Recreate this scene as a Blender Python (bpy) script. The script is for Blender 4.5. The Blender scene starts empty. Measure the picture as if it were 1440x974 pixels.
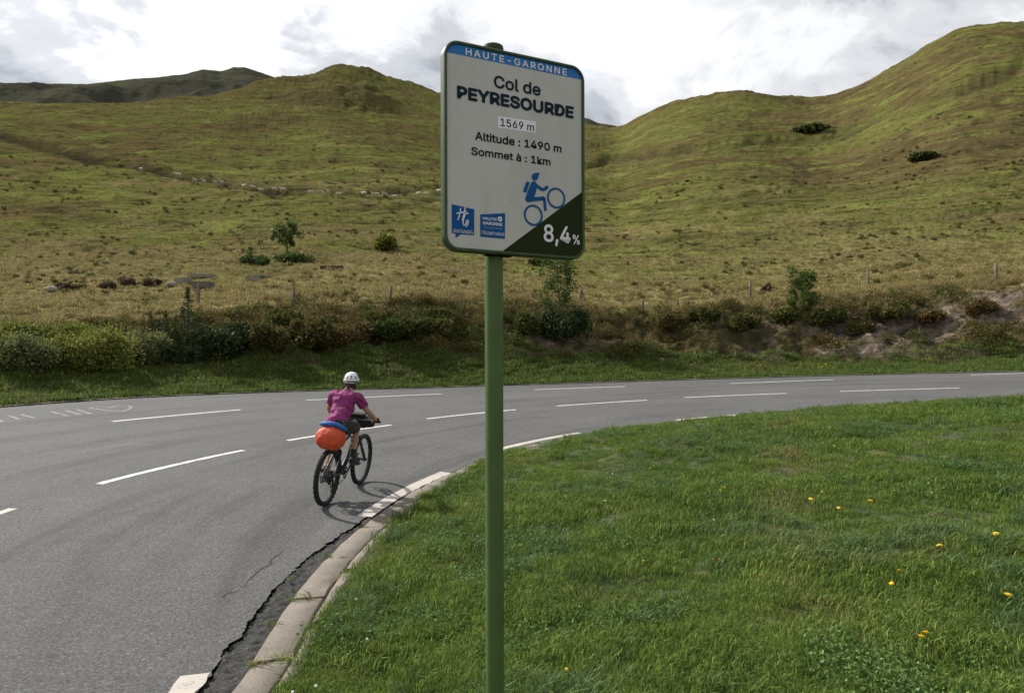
import bpy, bmesh, math, random
import numpy as np
from mathutils import Vector, Matrix, Euler
random.seed(7); RNG = np.random.default_rng(11)
S = bpy.context.scene
COL = S.collection

# ---------------------------------------------------------------- camera
F = 960.0; HOR = 515.0; CX = 720.0        # focal length, eye level and centre in photo pixels
ZC = 1.8                                  # camera height in the scene's metres
cam_d = bpy.data.cameras.new('camera'); cam = bpy.data.objects.new('camera', cam_d); COL.objects.link(cam)
cam_d.sensor_width = 36.0; cam_d.lens = 24.0; cam_d.shift_y = (HOR - 487.0) / 1440.0
cam_d.clip_start = 0.05; cam_d.clip_end = 4000
cam.location = (0, 0, ZC); cam.rotation_euler = (math.radians(90), math.radians(0.15), 0)
S.camera = cam
# ---------------------------------------------------------------- sky and sun
SUN_EL = math.radians(41); SUN_DIR = Vector((-0.83, 0.55, 0)).normalized() * math.cos(SUN_EL)
SUN_DIR.z = math.sin(SUN_EL)
w = bpy.data.worlds.new('World'); S.world = w; w.use_nodes = True
nt = w.node_tree; nt.nodes.clear()
def N(tree, typ, **kw):
    n = tree.nodes.new(typ)
    for k, v in kw.items():
        if k in n.inputs: n.inputs[k].default_value = v
        else: setattr(n, k, v)
    return n
def ramp(tree, fac, stops, interp='LINEAR'):
    r = tree.nodes.new('ShaderNodeValToRGB'); cr = r.color_ramp; cr.interpolation = interp
    while len(cr.elements) < len(stops): cr.elements.new(0.5)
    for e, (p, c) in zip(cr.elements, stops):
        e.position = p; e.color = tuple(c) + (1,) if len(c) == 3 else c
    if fac is not None: tree.links.new(fac, r.inputs[0])
    return r.outputs[0]
def math_n(tree, op, a, b=None, clamp=False):
    m = tree.nodes.new('ShaderNodeMath'); m.operation = op; m.use_clamp = clamp
    for i, x in enumerate((a, b)):
        if x is None: continue
        if isinstance(x, (int, float)): m.inputs[i].default_value = x
        else: tree.links.new(x, m.inputs[i])
    return m.outputs[0]
def mix_c(tree, fac, a, b, blend='MIX'):
    m = tree.nodes.new('ShaderNodeMix'); m.data_type = 'RGBA'; m.blend_type = blend
    for sock, x in ((m.inputs[0], fac), (m.inputs[6], a), (m.inputs[7], b)):
        if isinstance(x, (int, float)): sock.default_value = x
        elif isinstance(x, (tuple, list)): sock.default_value = tuple(x) + (1,) if len(x) == 3 else x
        else: tree.links.new(x, sock)
    return m.outputs[2]
sky = N(nt, 'ShaderNodeTexSky', sky_type='NISHITA', sun_disc=False, sun_elevation=SUN_EL,
        sun_rotation=math.atan2(SUN_DIR.x, SUN_DIR.y), altitude=1500, air_density=1.0, dust_density=1.5)
tc = N(nt, 'ShaderNodeTexCoord')
sep = N(nt, 'ShaderNodeSeparateXYZ'); nt.links.new(tc.outputs['Generated'], sep.inputs[0])
zden = math_n(nt, 'ADD', math_n(nt, 'MAXIMUM', sep.outputs[2], 0.0), 0.28)
comb = N(nt, 'ShaderNodeCombineXYZ')
nt.links.new(math_n(nt, 'DIVIDE', sep.outputs[0], zden), comb.inputs[0])
nt.links.new(math_n(nt, 'DIVIDE', sep.outputs[1], zden), comb.inputs[1])
mp = N(nt, 'ShaderNodeMapping'); mp.inputs['Location'].default_value = (3.1, 1.55, 0.4); mp.inputs['Scale'].default_value = (1.0, 1.0, 1)
nt.links.new(comb.outputs[0], mp.inputs[0])
n1 = N(nt, 'ShaderNodeTexNoise', Scale=2.0, Detail=9.0, Roughness=0.56, Distortion=0.35); nt.links.new(mp.outputs[0], n1.inputs['Vector'])
n2 = N(nt, 'ShaderNodeTexNoise', Scale=3.6, Detail=8.0, Roughness=0.6, Distortion=0.6); nt.links.new(mp.outputs[0], n2.inputs['Vector'])
dotn = N(nt, 'ShaderNodeVectorMath', operation='DOT_PRODUCT'); nt.links.new(tc.outputs['Generated'], dotn.inputs[0])
dotn.inputs[1].default_value = tuple(SUN_DIR)
glow = math_n(nt, 'POWER', math_n(nt, 'MAXIMUM', dotn.outputs['Value'], 0.0), 2.2)
dens = math_n(nt, 'ADD', n1.outputs[0], math_n(nt, 'MULTIPLY', math_n(nt, 'SUBTRACT', n2.outputs[0], 0.5), 0.55))
cloud = ramp(nt, dens, [(0.36, (9.4, 9.5, 9.6)), (0.45, (7.4, 7.55, 7.8)), (0.52, (5.2, 5.4, 5.8)), (0.64, (3.2, 3.45, 3.9))], 'EASE')
cl2 = mix_c(nt, 1.0, cloud, ramp(nt, glow, [(0.0, (0.80, 0.80, 0.81)), (0.35, (0.95, 0.95, 0.95)), (0.8, (1.28, 1.27, 1.25))]), 'MULTIPLY')
cover = ramp(nt, n2.outputs[0], [(0.24, (0.45, 0.45, 0.45)), (0.42, (0.97, 0.97, 0.97))])
skyc = mix_c(nt, cover, sky.outputs[0], cl2)
bg = N(nt, 'ShaderNodeBackground', Strength=0.1); nt.links.new(skyc, bg.inputs[0])
wo = N(nt, 'ShaderNodeOutputWorld'); nt.links.new(bg.outputs[0], wo.inputs[0])
sun_d = bpy.data.lights.new('sun', 'SUN'); sun_d.energy = 4.8; sun_d.angle = math.radians(1.6); sun_d.color = (1.0, 0.95, 0.87)
sun = bpy.data.objects.new('sun', sun_d); COL.objects.link(sun); sun.location = SUN_DIR * 60
sun.rotation_euler = SUN_DIR.to_track_quat('Z', 'Y').to_euler()
S.view_settings.view_transform = 'Standard'; S.view_settings.look = 'None'
S.view_settings.exposure = 0.32; S.view_settings.gamma = 1.0; S.view_settings.use_curve_mapping = False

# ---------------------------------------------------------------- helpers
def tag(o, label=None, cat=None, group=None, kind=None):
    if label: o['label'] = label
    if cat: o['category'] = cat
    if group: o['group'] = group
    if kind: o['kind'] = kind
    return o
def empty(name, loc=(0, 0, 0), rot=(0, 0, 0)):
    o = bpy.data.objects.new(name, None); o.empty_display_size = 0.1
    COL.objects.link(o); o.location = loc; o.rotation_euler = rot
    return o
def link(name, me, parent=None, loc=None, rot=None, scale=None):
    o = bpy.data.objects.new(name, me); COL.objects.link(o)
    if parent: o.parent = parent
    if loc is not None: o.location = loc
    if rot is not None: o.rotation_euler = rot
    if scale is not None: o.scale = scale
    return o
def fast_mesh(name, verts, faces, mats, smooth=True, midx=None):
    """verts (n,3); faces (m,k) array with constant k, or a list of such arrays."""
    me = bpy.data.meshes.new(name); verts = np.asarray(verts, np.float32)
    fl = faces if isinstance(faces, list) else [faces]
    fl = [np.asarray(f, np.int32) for f in fl if len(f)]
    me.vertices.add(len(verts)); me.vertices.foreach_set('co', verts.ravel())
    tot = np.concatenate([np.full(len(f), f.shape[1], np.int32) for f in fl])
    st = np.concatenate([[0], np.cumsum(tot)[:-1]]).astype(np.int32)
    idx = np.concatenate([f.ravel() for f in fl])
    me.loops.add(len(idx)); me.loops.foreach_set('vertex_index', idx)
    me.polygons.add(len(tot)); me.polygons.foreach_set('loop_start', st)
    try: me.polygons.foreach_set('loop_total', tot)
    except Exception: pass
    if smooth: me.polygons.foreach_set('use_smooth', np.ones(len(tot), bool))
    if midx is not None: me.polygons.foreach_set('material_index', np.asarray(midx, np.int32))
    for m in (mats if isinstance(mats, (list, tuple)) else [mats]): me.materials.append(m)
    me.update(calc_edges=True); me.validate()
    return me
class MB:
    def __init__(s): s.v = []; s.f = []
    def add(s, vs, fs):
        b = len(s.v); s.v += [tuple(v) for v in vs]; s.f += [tuple(i + b for i in f) for f in fs]; return s
    def box(s, c, d, rot=None, taper=1.0):
        M = Euler(rot).to_matrix() if rot else Matrix.Identity(3); c = Vector(c)
        vs = []
        for z in (-1, 1):
            k = taper if z > 0 else 1.0
            for x, y in ((-1, -1), (1, -1), (1, 1), (-1, 1)):
                vs.append(c + M @ Vector((x * d[0] / 2 * k, y * d[1] / 2 * k, z * d[2] / 2)))
        return s.add(vs, [(3, 2, 1, 0), (4, 5, 6, 7), (0, 1, 5, 4), (1, 2, 6, 5), (2, 3, 7, 6), (3, 0, 4, 7)])
    def tube(s, pts, rad, n=10, cap=True, up=None, closed=False):
        """loft of (possibly elliptic) rings along pts; rad: number, list of numbers or list of (r_side, r_up)."""
        pts = [Vector(p) for p in pts]; m = len(pts); vs = []; fs = []
        if isinstance(rad, (int, float)): rad = [rad] * m
        up0 = Vector(up) if up else None; ref = None
        for i, p in enumerate(pts):
            if closed: t = (pts[(i + 1) % m] - pts[i - 1])
            else: t = (pts[min(i + 1, m - 1)] - pts[max(i - 1, 0)])
            t.normalize()
            if ref is None:
                u = up0 or (Vector((0, 0, 1)) if abs(t.z) < 0.9 else Vector((1, 0, 0)))
            else: u = up0 or ref
            sd = t.cross(u); 
            if sd.length < 1e-4: sd = t.orthogonal()
            sd.normalize(); uu = sd.cross(t).normalized(); ref = uu
            r = rad[i]; ra, rb = (r, r) if isinstance(r, (int, float)) else r
            for k in range(n):
                a = 2 * math.pi * k / n
                vs.append(p + sd * (ra * math.cos(a)) + uu * (rb * math.sin(a)))
        for i in range(m if closed else m - 1):
            j = (i + 1) % m
            for k in range(n):
                fs.append((i * n + k, i * n + (k + 1) % n, j * n + (k + 1) % n, j * n + k))
        if cap and not closed:
            fs.append(tuple(range(n - 1, -1, -1))); fs.append(tuple((m - 1) * n + k for k in range(n)))
        return s.add(vs, fs)
    def ball(s, c, r, n=12, m=8, rot=None):
        r = (r, r, r) if isinstance(r, (int, float)) else r; c = Vector(c)
        M = Euler(rot).to_matrix() if rot else Matrix.Identity(3)
        vs = [c + M @ Vector((0, 0, -r[2]))]; fs = []
        for i in range(1, m):
            a = -math.pi / 2 + math.pi * i / m
            for k in range(n):
                b = 2 * math.pi * k / n
                vs.append(c + M @ Vector((r[0] * math.cos(a) * math.cos(b), r[1] * math.cos(a) * math.sin(b), r[2] * math.sin(a))))
        vs.append(c + M @ Vector((0, 0, r[2])))
        for k in range(n): fs.append((0, 1 + (k + 1) % n, 1 + k))
        for i in range(m - 2):
            for k in range(n):
                a = 1 + i * n + k; b = 1 + i * n + (k + 1) % n
                fs.append((a, b, b + n, a + n))
        t = len(vs) - 1
        for k in range(n): fs.append((t, 1 + (m - 2) * n + k, 1 + (m - 2) * n + (k + 1) % n))
        return s.add(vs, fs)
    def torus(s, c, R, r, axis='Y', n=40, m=10, flat=1.0, M=None):
        c = Vector(c); vs = []; fs = []
        for i in range(n):
            a = 2 * math.pi * i / n
            for k in range(m):
                b = 2 * math.pi * k / m
                rr = R + r * math.cos(b); h = r * flat * math.sin(b)
                v = Vector((rr * math.cos(a), h, rr * math.sin(a)))
                if axis == 'Z': v = Vector((v.x, v.z, v.y))
                vs.append(c + (M @ v if M else v))
        for i in range(n):
            for k in range(m):
                fs.append((i * m + k, i * m + (k + 1) % m, ((i + 1) % n) * m + (k + 1) % m, ((i + 1) % n) * m + k))
        return s.add(vs, fs)
    def mesh(s, name, mat, smooth=False, bevel=0):
        me = bpy.data.meshes.new(name); me.from_pydata(s.v, [], s.f); me.materials.append(mat)
        bm = bmesh.new(); bm.from_mesh(me)
        bmesh.ops.recalc_face_normals(bm, faces=bm.faces)
        if bevel: bmesh.ops.bevel(bm, geom=bm.edges[:], offset=bevel, segments=2, affect='EDGES', clamp_overlap=True)
        bm.to_mesh(me); bm.free()
        if smooth:
            me.polygons.foreach_set('use_smooth', np.ones(len(me.polygons), bool))
            try: me.set_sharp_from_angle(angle=math.radians(50))
            except Exception: pass
        me.update(); return me
    def build(s, name, mat, parent=None, smooth=False, bevel=0, **kw):
        return link(name, s.mesh(name, mat, smooth, bevel), parent, **kw)
def bake(o, *mods):
    """apply modifiers given as (type, {settings}) to o's mesh."""
    for t, kw in mods:
        m = o.modifiers.new(t, t)
        for k, v in kw.items(): setattr(m, k, v)
    bpy.context.view_layer.update()
    dg = bpy.context.evaluated_depsgraph_get()
    me = bpy.data.meshes.new_from_object(o.evaluated_get(dg)); me.name = o.data.name
    o.modifiers.clear(); o.data = me
    return o
# value noise -----------------------------------------------------
_PERM = np.random.default_rng(3).random(65536).astype(np.float64)
def vnoise(x, y, seed=0):
    xi = np.floor(x).astype(np.int64); yi = np.floor(y).astype(np.int64); fx = x - xi; fy = y - yi
    fx = fx * fx * fx * (fx * (fx * 6 - 15) + 10); fy = fy * fy * fy * (fy * (fy * 6 - 15) + 10)
    def h(a, b): return _PERM[((a * 73856093) ^ (b * 19349663) ^ (seed * 83492791 + 12345)) & 65535]
    return ((h(xi, yi) * (1 - fx) + h(xi + 1, yi) * fx) * (1 - fy) + (h(xi, yi + 1) * (1 - fx) + h(xi + 1, yi + 1) * fx) * fy) * 2 - 1
def fbm(x, y, oct=4, seed=0, gain=0.5):
    t = 0; a = 1.0; c, s_ = math.cos(0.6), math.sin(0.6)
    for o in range(oct):
        t = t + a * vnoise(x, y, seed + o); x, y = (x * c - y * s_) * 2.03 + 17.1, (x * s_ + y * c) * 2.03 - 5.3; a *= gain
    return t
def sstep(a, b, x):
    t = np.clip((x - a) / (b - a), 0, 1); return t * t * (3 - 2 * t)

# ---------------------------------------------------------------- materials
def new_mat(name):
    m = bpy.data.materials.new(name); m.use_nodes = True; t = m.node_tree; t.nodes.clear()
    out = t.nodes.new('ShaderNodeOutputMaterial'); b = t.nodes.new('ShaderNodeBsdfPrincipled')
    t.links.new(b.outputs[0], out.inputs[0]); return m, t, b, out
def setc(t, b, c):
    if isinstance(c, (tuple, list)): b.inputs['Base Color'].default_value = tuple(c) + (1,)
    else: t.links.new(c, b.inputs['Base Color'])
def pos(t): return t.nodes.new('ShaderNodeNewGeometry').outputs['Position']
def objco(t): return t.nodes.new('ShaderNodeTexCoord').outputs['Object']
def noise(t, vec, scale, detail=4, rough=0.55, dist=0.0, stretch=None):
    if stretch:
        mp_ = t.nodes.new('ShaderNodeMapping'); mp_.inputs['Scale'].default_value = stretch
        t.links.new(vec, mp_.inputs[0]); vec = mp_.outputs[0]
    n = N(t, 'ShaderNodeTexNoise', Scale=scale, Detail=detail, Roughness=rough, Distortion=dist)
    t.links.new(vec, n.inputs['Vector']); return n.outputs[0]
def bump(t, b, h, strength=0.3, dist=0.02):
    n = t.nodes.new('ShaderNodeBump'); n.inputs['Strength'].default_value = strength; n.inputs['Distance'].default_value = dist
    t.links.new(h, n.inputs['Height']); t.links.new(n.outputs[0], b.inputs['Normal'])
def simple(name, c, rough=0.6, metal=0.0, var=0.12, scale=18, bmp=0.0, spec=0.4):
    m, t, b, _ = new_mat(name); n = noise(t, objco(t), scale)
    lo = tuple(x * (1 - var) for x in c); hi = tuple(min(1, x * (1 + var)) for x in c)
    setc(t, b, ramp(t, n, [(0.3, lo), (0.7, hi)])); b.inputs['Roughness'].default_value = rough
    b.inputs['Metallic'].default_value = metal; b.inputs['Specular IOR Level'].default_value = spec
    if bmp: bump(t, b, n, bmp, 0.01)
    return m
def leaf_mat(name, cols, trans=0.35, rough=0.6, patch=0.25, dry=None, dry_amt=0.0):
    """foliage: hue varies from plant to plant and over the ground; thin leaves let light through."""
    m, t, b, out = new_mat(name)
    oi = t.nodes.new('ShaderNodeObjectInfo'); n = noise(t, pos(t), patch, 3); n3 = noise(t, pos(t), 9.0, 2)
    fac = math_n(t, 'ADD', math_n(t, 'MULTIPLY', oi.outputs['Random'], 0.35), math_n(t, 'MULTIPLY', n, 0.55))
    fac = math_n(t, 'ADD', fac, math_n(t, 'MULTIPLY', math_n(t, 'SUBTRACT', n3, 0.5), 0.5))
    k = len(cols); col = ramp(t, fac, [(0.2 + 0.6 * i / (k - 1), c) for i, c in enumerate(cols)])
    if dry:
        dn = noise(t, pos(t), 0.55, 4, 0.65)
        col = mix_c(t, ramp(t, dn, [(0.56, (0, 0, 0)), (0.72, (dry_amt,) * 3)]), col, dry)
    isl = t.nodes.new('ShaderNodeNewGeometry').outputs['Random Per Island']
    col = mix_c(t, 1.0, col, ramp(t, isl, [(0.0, (0.45, 0.45, 0.45)), (0.5, (0.9, 0.9, 0.9)), (0.85, (1.25, 1.25, 1.2)), (1.0, (1.7, 1.65, 1.5))]), 'MULTIPLY')
    setc(t, b, col); b.inputs['Roughness'].default_value = rough; b.inputs['Specular IOR Level'].default_value = 0.1
    tr = t.nodes.new('ShaderNodeBsdfTranslucent'); t.links.new(col, tr.inputs[0])
    mx = t.nodes.new('ShaderNodeMixShader'); mx.inputs[0].default_value = trans
    t.links.new(b.outputs[0], mx.inputs[1]); t.links.new(tr.outputs[0], mx.inputs[2]); t.links.new(mx.outputs[0], out.inputs[0])
    return m

def asphalt(name, base, worn, grit=1.0):
    m, t, b, _ = new_mat(name); p = pos(t)
    big = noise(t, p, 0.35, 5, 0.6, 0.4); mid_ = noise(t, p, 2.2, 5, 0.65, 0.6)
    v = N(t, 'ShaderNodeTexVoronoi', Scale=52.0); t.links.new(p, v.inputs['Vector'])
    fine = noise(t, p, 46, 4, 0.8)
    col = ramp(t, math_n(t, 'ADD', math_n(t, 'MULTIPLY', big, 0.6), math_n(t, 'MULTIPLY', mid_, 0.4)), [(0.36, base), (0.66, worn)])
    sp = ramp(t, v.outputs['Color'], [(0.0, (0.62, 0.62, 0.62)), (0.5, (1.0, 1.0, 1.0)), (0.86, (1.05, 1.05, 1.05)), (1.0, (1.9, 1.88, 1.82))])
    col = mix_c(t, 0.75 * grit, col, mix_c(t, 1.0, col, sp, 'MULTIPLY'))
    col = mix_c(t, ramp(t, fine, [(0.34, (0.95,) * 3), (0.47, (0, 0, 0))]), col, (0.022, 0.022, 0.022))
    col = mix_c(t, ramp(t, fine, [(0.55, (0, 0, 0)), (0.68, (0.85,) * 3)]), col, tuple(min(1, x * 2.3) for x in worn))
    vs_ = N(t, 'ShaderNodeVectorMath', operation='SUBTRACT'); t.links.new(p, vs_.inputs[0]); vs_.inputs[1].default_value = (5.81, 8.09, 0.0)
    sx_ = N(t, 'ShaderNodeSeparateXYZ'); t.links.new(vs_.outputs[0], sx_.inputs[0])
    rad_ = math_n(t, 'SQRT', math_n(t, 'ADD', math_n(t, 'MULTIPLY', sx_.outputs[0], sx_.outputs[0]), math_n(t, 'MULTIPLY', sx_.outputs[1], sx_.outputs[1])))
    cb_ = N(t, 'ShaderNodeCombineXYZ'); t.links.new(math_n(t, 'MULTIPLY', rad_, 1.4), cb_.inputs[0]); t.links.new(math_n(t, 'MULTIPLY', math_n(t, 'ARCTAN2', sx_.outputs[0], sx_.outputs[1]), 1.6), cb_.inputs[1])
    trk = noise(t, cb_.outputs[0], 1.0, 5, 0.6, 0.3)
    col = mix_c(t, 1.0, col, ramp(t, trk, [(0.34, (0.72, 0.71, 0.70)), (0.48, (1.0, 1.0, 1.0)), (0.6, (1.02, 1.01, 0.99)), (0.7, (1.22, 1.19, 1.15))]), 'MULTIPLY')
    # darker bitumen smears and scuffs
    sm = noise(t, p, 1.1, 6, 0.75, 1.2, (1.0, 1.0, 1.0))
    col = mix_c(t, ramp(t, sm, [(0.62, (0, 0, 0)), (0.74, (0.4,) * 3)]), col, tuple(x * 0.55 for x in base))
    setc(t, b, col); b.inputs['Roughness'].default_value = 0.85; b.inputs['Specular IOR Level'].default_value = 0.25
    h = math_n(t, 'ADD', math_n(t, 'MULTIPLY', v.outputs['Distance'], 0.7), fine)
    bump(t, b, h, 0.55 * grit, 0.008)
    return m
def paint_worn(name, col, under, wear=0.5):
    m, t, b, _ = new_mat(name); p = pos(t)
    n = noise(t, p, 60, 5, 0.75); n2 = noise(t, p, 5.0, 3)
    k = math_n(t, 'ADD', math_n(t, 'MULTIPLY', n, 0.7), math_n(t, 'MULTIPLY', n2, 0.3))
    tone = ramp(t, noise(t, p, 7, 4), [(0.3, tuple(x * 0.85 for x in col)), (0.7, col)])
    setc(t, b, mix_c(t, ramp(t, k, [(wear, (1, 1, 1)), (wear + 0.07, (0, 0, 0))]), tone, under))
    b.inputs['Roughness'].default_value = 0.7; bump(t, b, n, 0.2, 0.004)
    return m
def concrete(name, base, scale=1.0):
    m, t, b, _ = new_mat(name); p = pos(t); oi = t.nodes.new('ShaderNodeObjectInfo')
    n = noise(t, p, 4 * scale, 6, 0.65); f = noise(t, p, 55, 4, 0.75); s_ = noise(t, p, 1.3, 4, 0.6)
    col = ramp(t, n, [(0.3, tuple(x * 0.72 for x in base)), (0.7, tuple(x * 1.12 for x in base))])
    col = mix_c(t, ramp(t, f, [(0.33, (0.85,) * 3), (0.5, (0, 0, 0))]), col, tuple(x * 0.4 for x in base))
    col = mix_c(t, ramp(t, s_, [(0.55, (0, 0, 0)), (0.75, (0.5,) * 3)]), col, (0.10, 0.095, 0.06))
    col = mix_c(t, math_n(t, 'MULTIPLY', oi.outputs['Random'], 0.22), col, (0.13, 0.12, 0.10))
    setc(t, b, col); b.inputs['Roughness'].default_value = 0.9; bump(t, b, math_n(t, 'ADD', n, f), 0.5, 0.006)
    return m
M_ASPH = asphalt('asphalt', (0.083, 0.083, 0.082), (0.112, 0.112, 0.110))
M_ASPH2 = asphalt('rough_asphalt', (0.028, 0.028, 0.027), (0.058, 0.055, 0.05), 1.3)
M_SOIL = simple('dark_soil', (0.03, 0.026, 0.02), 0.95, bmp=0.5)
M_WHITE = paint_worn('road_paint', (0.64, 0.63, 0.60), (0.12, 0.12, 0.117), 0.40)
M_OLDPAINT = paint_worn('old_road_paint', (0.50, 0.455, 0.40), (0.12, 0.11, 0.10), 0.37)
M_CHALK = paint_worn('chalk', (0.44, 0.43, 0.42), (0.13, 0.13, 0.125), 0.5)
M_KERB = concrete('kerb_concrete', (0.215, 0.185, 0.15))
M_EDGE = concrete('edging_concrete', (0.24, 0.22, 0.17))
M_STONE = concrete('pale_concrete', (0.30, 0.28, 0.235), 0.4)
M_WOOD = simple('weathered_wood', (0.16, 0.135, 0.105), 0.9, var=0.35, scale=7, bmp=0.4)
M_BARK = simple('bark', (0.07, 0.055, 0.04), 0.95, var=0.3, bmp=0.4)
M_LAWN = leaf_mat('lawn_blade', [(0.085, 0.15, 0.028), (0.17, 0.25, 0.05), (0.275, 0.325, 0.085)], 0.4, 0.55, 0.8, (0.27, 0.225, 0.105), 0.8)
M_TUFT = leaf_mat('long_grass_blade', [(0.09, 0.17, 0.05), (0.14, 0.22, 0.075), (0.20, 0.27, 0.11)], 0.35, 0.4, 0.5)
M_VERGE = leaf_mat('verge_blade', [(0.085, 0.14, 0.03), (0.15, 0.21, 0.05), (0.225, 0.26, 0.08)], 0.35, 0.6, 0.35, (0.20, 0.16, 0.085), 0.75)
M_DRY = leaf_mat('dry_grass_blade', [(0.20, 0.165, 0.065), (0.29, 0.235, 0.11), (0.38, 0.31, 0.16)], 0.35, 0.7, 0.15)
M_PAST = leaf_mat('pasture_blade', [(0.20, 0.18, 0.065), (0.32, 0.27, 0.115), (0.44, 0.36, 0.19)], 0.3, 0.7, 0.12)
M_BRAK = leaf_mat('bracken_leaf', [(0.06, 0.085, 0.02), (0.11, 0.115, 0.032), (0.165, 0.12, 0.045), (0.15, 0.085, 0.04)], 0.25, 0.7, 0.45)
M_BROOM = leaf_mat('broom_leaf', [(0.14, 0.17, 0.035), (0.23, 0.25, 0.055), (0.31, 0.30, 0.08)], 0.3, 0.6, 0.9)
M_BROOM2 = leaf_mat('grey_broom_leaf', [(0.15, 0.175, 0.07), (0.23, 0.25, 0.10), (0.30, 0.31, 0.14)], 0.3, 0.6, 0.9)
M_JUNI = leaf_mat('juniper_leaf', [(0.03, 0.055, 0.02), (0.055, 0.085, 0.03), (0.085, 0.115, 0.042)], 0.15, 0.6, 1.2)
M_LEAF = leaf_mat('tree_leaf', [(0.05, 0.085, 0.02), (0.085, 0.13, 0.035), (0.12, 0.165, 0.05)], 0.35, 0.5, 0.8)
M_TWIG = simple('dry_twig', (0.22, 0.18, 0.13), 0.9, var=0.3)

# ---------------------------------------------------------------- road geometry (a bend about BC)
SC = 0.94; BC = np.array([5.81, 8.09]); BR = 11.80; TH0 = math.radians(171.8)
def th_of(x, y):
    th = np.arctan2(y - BC[1], x - BC[0]); return np.where(th < -math.pi / 2, th + 2 * math.pi, th)
def surf_rt(r, th): return ZC - 1.673 + 0.046 * (TH0 - th) * BR + 0.05 * (r - BR)
def surf(x, y): return surf_rt(np.hypot(x - BC[0], y - BC[1]), th_of(x, y))
def at(r, th, dz=0.0): return np.stack([BC[0] + r * np.cos(th), BC[1] + r * np.sin(th), surf_rt(r, th) + dz], -1)
def hit_road(px, py):
    u = (px - CX) / F; v = -(py - HOR) / F
    d = np.linspace(2.2, 60, 24000); g = surf(u * d, d) - (v * d + ZC)
    i = int(np.where((g[1:] >= 0) & (g[:-1] < 0))[0][-1]); d = d[i]; return np.array([u * d, d, v * d + ZC])
def rt(p): return math.hypot(p[0] - BC[0], p[1] - BC[1]), float(th_of(p[0], p[1]))
kp = [rt(hit_road(*p)) for p in [(345, 974), (412, 846), (460, 787), (510, 745), (560, 706), (635, 668), (715, 637), (830, 612), (962, 595), (1100, 584)]]
kp = [rt((-1.45, 0.5)), rt((-1.0, -5)), rt((-0.4, -11))][::-1] + kp + [(7.7, math.radians(t)) for t in (60, 20, -20)]
kth = np.array([k[1] for k in kp])[::-1]; kr = np.array([k[0] for k in kp])[::-1]
_tt = np.linspace(kth[0], kth[-1], 400); _rr = np.interp(_tt, kth, kr)
for _ in range(40): _rr[1:-1] = 0.25 * _rr[:-2] + 0.5 * _rr[1:-1] + 0.25 * _rr[2:]
def r_kerb(th): return np.interp(th, _tt, _rr)
fp = [rt(hit_road(*p)) for p in [(0, 571), (100, 563), (200, 557), (440, 549), (620, 545), (860, 538), (1000, 534), (1200, 529), (1440, 524)]]
fp = [(29.5, math.radians(234)), (25.6, math.radians(225)), (20.9, math.radians(203)), (20.3, math.radians(180))] + fp + [(17.4, math.radians(t)) for t in (40, 0, -20)]
fth = np.array([k[1] for k in fp])[::-1]; fr = np.array([k[0] for k in fp])[::-1]
_ft = np.linspace(fth[0], fth[-1], 300); _fr = np.interp(_ft, fth, fr)
for _ in range(60): _fr[1:-1] = 0.25 * _fr[:-2] + 0.5 * _fr[1:-1] + 0.25 * _fr[2:]
def r_far(th): return np.interp(th, _ft, _fr)
TH_A, TH_B = math.radians(-15), math.radians(236)
def crack_off(th):
    base = np.interp(th, np.radians([-20, 150, 165, 178, 188, 200, 212, 240]), [0.06, 0.07, 0.10, 0.15, 0.23, 0.27, 0.27, 0.27])
    return base + 0.022 * fbm(th * 40, th * 0 + 3, 4, 5) + 0.012 * vnoise(th * 160, th * 0, 9)
def strip(name, th, r0, r1, nr, dz, mat, parent=None):
    """sheet between radii r0(th) and r1(th)."""
    t = np.linspace(0, 1, nr)[None, :]; R_ = r0[:, None] * (1 - t) + r1[:, None] * t
    T_ = np.repeat(th[:, None], nr, 1); v = at(R_, T_, dz).reshape(-1, 3); n = len(th)
    i = np.arange(n - 1)[:, None] * nr + np.arange(nr - 1)[None, :]; i = i.ravel()
    return link(name, fast_mesh(name, v, np.stack([i, i + 1, i + nr + 1, i + nr], 1)[:, ::-1], mat), parent)
th_f = np.linspace(TH_A, TH_B, 2600)
road = tag(strip('road', th_f, r_kerb(th_f) + crack_off(th_f), r_far(th_f), 14, 0.0, M_ASPH), kind='structure')
gapw = 0.003 + 0.012 * np.clip(vnoise(th_f * 60, th_f * 0 + 7, 4) + 0.4, 0, 1) + 0.005 * vnoise(th_f * 240, th_f * 0, 2)
be = strip('broken_edge', th_f, r_kerb(th_f) - 0.02, r_kerb(th_f) + crack_off(th_f) - np.maximum(gapw, 0.002), 12, -0.018, M_ASPH2, road)
co = np.empty(len(be.data.vertices) * 3, np.float32); be.data.vertices.foreach_get('co', co); co = co.reshape(-1, 3)
co[:, 2] += 0.013 * fbm(co[:, 0] * 12, co[:, 1] * 12, 4, 77, 0.75); be.data.vertices.foreach_set('co', co.ravel()); be.data.update()
tag(strip('road_base', th_f[::8], r_kerb(th_f[::8]) - 0.3, r_far(th_f[::8]) - 0.1, 4, -0.075, M_SOIL), kind='structure')
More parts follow.
